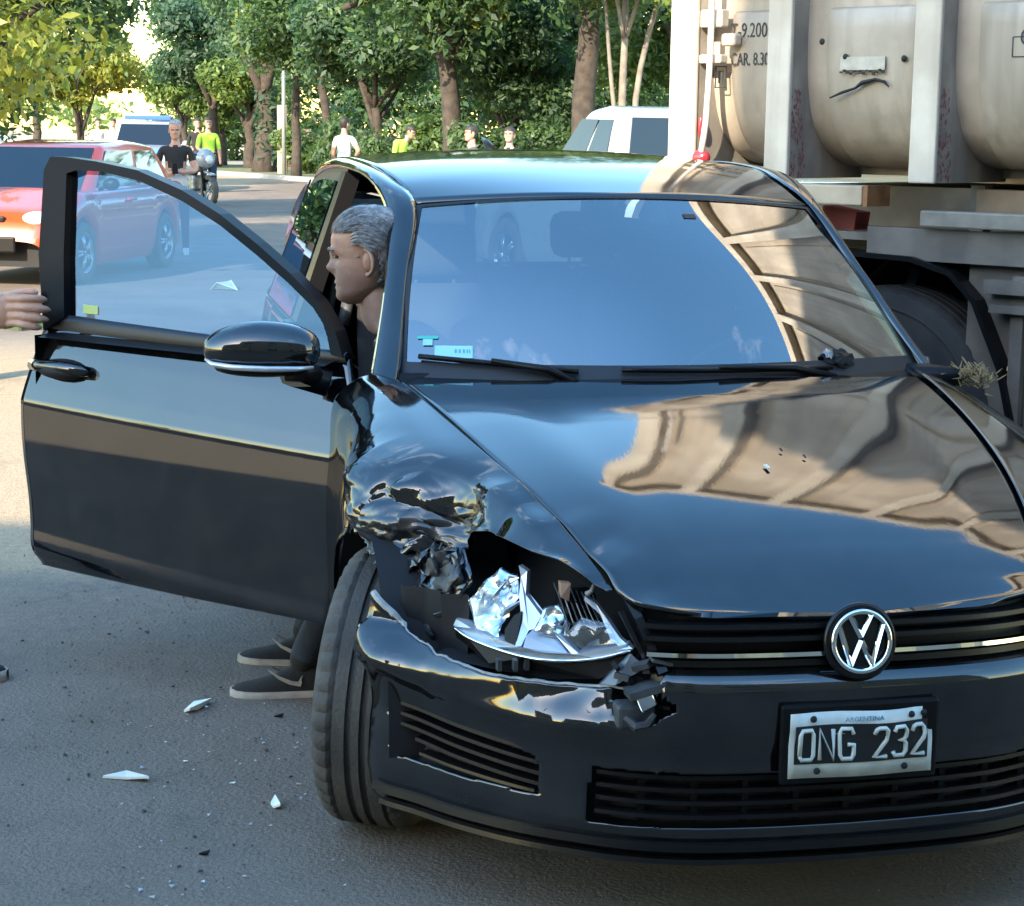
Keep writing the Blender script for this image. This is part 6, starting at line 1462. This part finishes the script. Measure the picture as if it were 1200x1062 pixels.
# local frame: faces -Y ; turned so that he looks out of the passenger side of the car
sp = Vector((-.41, 5.15, 0)); s_rz = R(-90 + 3)
def strands(root, hm_, n, seed, m):
    rg = random.Random(seed); mb = MB(); hv, hf, hn, hm = head_grid()
    while n:
        i, j = rg.randrange(6, hn - 2), rg.randrange(hm); p = Vector(hv[i * hm + j]); q = Vector((p.x, p.y, p.z))
        line = .180 if q.y < -.03 else (.128 if q.y < .02 else .030)
        if abs(q.x) > .05 and -.03 < q.y < .036 and q.z < .150: line = .150
        if q.z < line + .01 * rg.random(): continue
        n -= 1
        nrm = Vector((q.x, q.y, (q.z - .12) * .8)).normalized(); back = Vector((0, 1, -.55 if q.y > -.02 else .1)); t = (back - nrm * back.dot(nrm)).normalized(); t = (t + Vector((rg.gauss(0, .12), 0, rg.gauss(0, .12)))).normalized(); sd = nrm.cross(t) * .0008; l = rg.uniform(.035, .065); P = []
        for k in range(4):
            u = k / 3; c = q + nrm * (.004 + .006 * math.sin(u * 2.6) * rg.uniform(.6, 1.4)) + t * l * u - nrm * l * l * u * u * 4.5; P.append([hm_ @ (c - sd * (1 - u * .7)), hm_ @ (c + sd * (1 - u * .7))])
        mb.grid(np.array(P))
    return mb.build('hair_strands', m, root)
seated = person('grey haired man sitting in the open doorway, seen in profile', (-.505, 5.235, -.012), s_rz, SM, shirt='cloth_dark', pants='jeans', hair='hair_grey', hres=2, sleeve=1, head_tilt=R(6), head_scale=1.04, balding=1, head_yaw=R(-4))
strands(seated, HEADS[seated['label']], 10000, 4, M['hair_grey'])
def shoe(parent, ankle, toe_dir, length=.275, swoosh_side=-1, label=None):
    """trainer: upper, pale sole, hooked mark; toe_dir in the parent's frame"""
    d = Vector(toe_dir).normalized(); n = Vector((-d.y, d.x, 0)); heel = Vector((ankle[0], ankle[1], 0)) - d * .075
    def P(l, w, z): return heel + d * (l * length) + n * w + Vector((0, 0, z))
    st = [(0, .030, .075), (.05, .036, .098), (.18, .040, .112), (.30, .042, .110), (.42, .045, .088), (.55, .048, .068), (.72, .050, .054), (.86, .043, .046), (.95, .030, .040), (1.0, .008, .032)]
    m_ = 14; V = []
    for (l, w, h) in st:
        for k in range(m_):
            a = math.pi * k / (m_ - 1); V.append(P(l, w * math.cos(a), .022 + (h - .022) * max(0, math.sin(a)) ** .75))
    o = mk('shoe', V, gf(len(st), m_), M['shoe'], parent)
    S = MB(); rows = []
    for (l, w, h) in st:
        w2 = w + .005; rows.append([P(l - .012 + .03 * l, -w2, .002), P(l - .012 + .03 * l, -w2 - .002, .016), P(l - .012 + .03 * l, -w2 + .003, .030), P(l - .012 + .03 * l, w2 - .003, .030), P(l - .012 + .03 * l, w2 + .002, .016), P(l - .012 + .03 * l, w2, .002)])
    S.grid(np.array(rows)); b0 = len(S.V); S.build('sole', M['sole'], o, True)
    for sd in (-1, 1):   # hooked tick on the flank
        top = [(.40, .050), (.36, .066), (.345, .052), (.37, .040), (.26, .058), (.12, .076), (.02, .088)]; bot = []
        Q = [(.385, .078), (.352, .072), (.345, .056), (.365, .048), (.42, .050), (.05, .083)][::1]
        up = [(.40, .074), (.375, .062), (.385, .056), (.28, .060), (.16, .072), (.05, .088)]
        lo = [(.375, .072), (.345, .056), (.37, .044), (.26, .050), (.15, .064), (.05, .085)]
        V = []
        for (a, b) in zip(up, lo):
            for (l, z) in (a, b):
                w = float(np.interp(l, [s[0] for s in st], [s[1] for s in st])); h = float(np.interp(l, [s[0] for s in st], [s[2] for s in st])); sn = min(.98, max(0, (z - .022) / (h - .022))) ** (1 / .75)
                V.append(P(1 - .0 - l if 0 else .62 - l + .05, sd * (w * math.sqrt(max(.05, 1 - sn * sn)) + .004), z))
        mk('tick_mark', V, [(2 * i, 2 * i + 1, 2 * i + 3, 2 * i + 2) for i in range(len(up) - 1)], M['sole'], o, smooth=False, thick=.002)
    C = MB(); C.tube([P(.16, 0, .105), P(.20, 0, .13)], [.040, .038], 10); C.build('collar', M['shoe'], o, True)
    if label: tag(o, label)
    return o
shoe(seated, (SM['aL'][0], SM['aL'][1]), (.06, -1, 0)); shoe(seated, (SM['aR'][0], SM['aR'][1]), (-.12, -1, 0))
# ---- person holding the door from the left: only hand and shoe tip are in view
HP = dict(sR=(-.17, -.02, 1.41), eR=(-.34, -.17, 1.14), wR=(-.40, -.40, 1.04), hR=(-.415, -.47, 1.04), sL=(.19, .02, 1.41), tL=(.12, -.16, .04), aL=(.12, .0, .10), kL=(.12, -.02, .5), aR=(-.55, -.36, .10), kR=(-.34, -.24, .50), tR=(-.55, -.37, .06))
hx, hy = -2.0, 5.85
holder_p = person('person at the left edge gripping the open door with one hand', (hx, hy, 0), R(90), HP, shirt='white_cloth', pants='navy', skin='skin', sleeve=.5, hres=1, shoe='shoe')
shoe(holder_p, (HP['aR'][0], HP['aR'][1]), (0, -1, 0)); shoe(holder_p, (HP['aL'][0], HP['aL'][1]), (.05, -1, 0))
# gripping hand, world coordinates around the free edge of the door (fingers on the outside of the frame)
def finger(mb, P, r): mb.tube(curve(P, 12), [r * f for f in (1.1, 1.08, 1.05, 1.0, .98, 1.02, .98, .95, .96, .92, .80, .35)], 10)
hand = MB(); inv = (Matrix.Translation((hx, hy, 0)) @ Matrix.Rotation(R(90), 4, 'Z')).inverted()
pw = Vector((-1.51, 5.43, 1.035))
hand.ell((-1.452, 5.425, 1.045), (.060, .026, .050), rot=Matrix.Rotation(R(14), 3, 'Y'))
hand.tube(curve([(-1.58, 5.46, 1.03), (-1.53, 5.44, 1.035), (-1.47, 5.43, 1.04)], 8), [.030, .029, .029, .030, .033, .036, .038, .03], 12)
for (z0, z1, l, r) in ((1.082, 1.086, .108, .0125), (1.058, 1.058, .116, .013), (1.034, 1.030, .110, .0125), (1.012, 1.006, .090, .011)):
    x = -1.425
    finger(hand, [(x - .01, 5.418, z0), (x + .022, 5.394, z0 + .003), (x + l * .48, 5.380, (z0 + z1) / 2 + .003), (x + l * .80, 5.383, z1), (x + l, 5.398, z1 - .004)], r)
finger(hand, [(-1.47, 5.455, 1.06), (-1.435, 5.485, 1.085), (-1.395, 5.492, 1.095), (-1.365, 5.485, 1.093)], .0135)
hand.V = [inv @ Vector(v) for v in hand.V]
hb = hand.build('hand', M['skin'], holder_p, True)
rmh = hb.modifiers.new('remesh', 'REMESH'); rmh.mode = 'VOXEL'; rmh.voxel_size = .0035; sh_ = hb.modifiers.new('smooth', 'SMOOTH'); sh_.iterations = 3; sh_.factor = .5
# ---- onlookers further back
ARMS = dict(eL=(.26, -.02, 1.13), wL=(.06, -.24, 1.12), hL=(.0, -.28, 1.14), eR=(-.26, -.02, 1.13), wR=(-.06, -.24, 1.10), hR=(.0, -.27, 1.10))
mbk = person('bald man in a black shirt looking down at his hands behind the red hatchback', (-4.22, 24.0, -.04), R(8), ARMS, shirt='cloth_black', pants='navy', skin='skin2', hair='hair_grey', shoe='shoe_white', sleeve=.3, head_tilt=R(12), balding=1, scale=.95)
mb = MB(); mb.box((0, -.29, 1.13), (.075, .02, .14), bev=.006); ph = mb.build('mobile_phone', M['blk_gloss'], None); ph.location = (-4.22, 24.0, -.06); ph.rotation_euler = (0, 0, R(8)); tag(ph, 'dark phone held by the bald man in black', 'phone')
mb = MB(); mb.ell((0, -.085, .905 + .06), (.17, .06, .13)); mb.build('waist_wrap', M['pale_cloth'], mbk, True)
person('motorcycle police officer in a hi vis vest behind the man in black', (-6.45, 40.6, .0), R(20), dict(eR=(-.25, -.1, 1.14), wR=(-.12, -.3, 1.05), hR=(-.08, -.34, 1.03)), shirt='hivis', pants='navy', hair='hair_dark', sleeve=.5)
person('person in a white shirt with a hand at the hip beside a kerbside trunk', (*pxp(401, 36)[:2], 0), R(150), dict(eR=(-.36, .06, 1.18), wR=(-.20, -.05, 1.02), hR=(-.15, -.08, 1.0)), shirt='white_cloth', pants='grey_trousers', hair='hair_dark', sleeve=.3)
person('officer in a yellow green hi vis vest bending beyond the car roof', (*pxp(466, 38)[:2], -.06), R(70), dict(nb=(0, -.10, 1.43), neck=(0, -.16, 1.47)), shirt='hivis', pants='navy', hair='hair_dark', head_tilt=R(20))
person('dark haired man in dark clothes looking left over the car roof', (*pxp(548, 30)[:2], -.13), R(-70), None, shirt='olive', pants='jeans', hair='hair_dark', skin='skin2')
person('brown haired person facing this way to the right of the dark haired man', (*pxp(592, 31)[:2], -.14), R(-15), None, shirt='cloth_dark', pants='jeans', hair='hair_dark', skin='skin')
for i, (px, y, rz) in enumerate(((116, 58, 30), (134, 60, -20), (231, 47, 10))):
    person(('onlooker in white far behind the red hatchback roof', 'onlooker in grey next to the one in white far behind', 'onlooker in dark clothes by the far bend')[i], (*pxp(px, y)[:2], 0), R(rz), None, shirt=('white_cloth', 'pale_cloth', 'cloth_black')[i], pants='navy')
# ================================================================== debris on the road
G_D = 'broken plastic pieces on the asphalt'
def shard(pts, z, label, name='plastic_shard', m='shard', h=.006, up=.012, cat='debris'):
    n = len(pts); cx = sum(p[0] for p in pts) / n; cy = sum(p[1] for p in pts) / n
    o = empty(name, (cx, cy, 0)); bpy.data.objects.remove(o)
    V = [(x - cx, y - cy, z + (up if i % 2 else .003)) for i, (x, y) in enumerate(pts)]
    mb = MB(); mb.prism([Vector(v) for v in V], (0, 0, 0), (0, 0, h)); o = mb.build(name, M[m], None); o.location = (cx, cy, 0); return tag(o, label, cat, G_D)
def w2(px, py):     # ground point helper values were measured once and are fixed below
    return None
SH = [
 ([(-.880, 5.005), (-.862, 5.06), (-.832, 5.105), (-.818, 5.09), (-.845, 5.03), (-.862, 4.995)], 'curved white shard lying nearest the black trainers'),
 ([(-.985, 4.465), (-.93, 4.48), (-.885, 4.475), (-.868, 4.44), (-.93, 4.455)], 'pointed white shard flat on the asphalt at the left'),
 ([(-.555, 4.295), (-.548, 4.325), (-.535, 4.315), (-.528, 4.262), (-.545, 4.27)], 'small white shard on the asphalt in front of the tyre'),
]
for p, l in SH: shard(p, 0, l)
rg = random.Random(88)
mb = MB()
for k in range(40):
    y = 3.45 + 2.6 * rg.random(); x = -.27 * y + rg.random() * .22 * y; s = .003 + .004 * rg.random()
    mb.box((x, y, .004 + s * .3), (s * 1.6, s, s * .6), rz=rg.random() * 3)
tag(mb.build('small_debris', M['leaf_dry']), kind='stuff')
for (x, y, r, l) in ((-.66, 3.98, .011, 'black fragment on the asphalt below the small white shard'), (-.62, 4.98, .012, 'black speck beside the curved white shard')):
    mb = MB(); mb.prism([(-r, -r * .3, .002), (r * .7, -r * .5, .002), (r * 1.1, r * .2, .008), (-r * .2, r * .6, .003)], (0, 0, 0), (0, 0, .004)); o = mb.build('black_fragment', M['blk'], None); o.location = (x, y, 0); tag(o, l, 'debris', G_D)
shard([(.545, 3.52), (.575, 3.535), (.68, 3.50), (.70, 3.475), (.66, 3.47), (.60, 3.50)], 0, 'grey broken strip under the front bumper', 'broken_strip', 'grey_pl')
shard([(-2.98, 18.8), (-2.80, 18.95), (-2.70, 18.7), (-2.9, 18.65)], 0, 'white piece on the road seen through the door glass', up=.08)
# straw like fibres and insulation poking out behind the hood corner
ib = MB(); rg = random.Random(5)
C0 = Vector((-.46, .835, .95))
for k in range(170):
    a = Vector((rg.gauss(.02, .045), rg.gauss(.01, .022), rg.gauss(.0, .012))); d = Vector((rg.uniform(-.03, .03), rg.uniform(-.03, .03), rg.uniform(-.005, .025)))
    ib.tube([C0 + a, C0 + a + d * .6, C0 + a + d], [.0022, .0016, .0006], 4, False)
ib.build('torn_insulation', mat('straw_fibre', (.34, .24, .12), .9, var=.6, vscale=40), car)
mb = MB(); mb.tube([(-.60, .70, .925), (-.56, .77, .938), (-.49, .83, .945)], [.045, .036, .024], 8); mb.tube([(-.52, .80, .945), (-.47, .86, .955)], [.014, .006], 6); mb.build('mirror_stub', M['blk'], car, True)
mb = MB(); rg = random.Random(31)
for k in range(90):   # splinters of lamp glass scattered round the broken corner
    y = 3.5 + 1.6 * rg.random(); x = -.20 * y + .5 * rg.random() - .05; s = .003 + .006 * rg.random() ** 2; a = rg.random() * 6.28
    mb.prism([(x + s * math.cos(a + t) * rg.uniform(.5, 1.3), y + s * math.sin(a + t) * rg.uniform(.5, 1.3), .003 + .003 * rg.random()) for t in (0, 2.0, 4.1)], (0, 0, 0), (0, 0, .002))
tag(mb.build('glass_splinters', M['bezel']), kind='stuff')
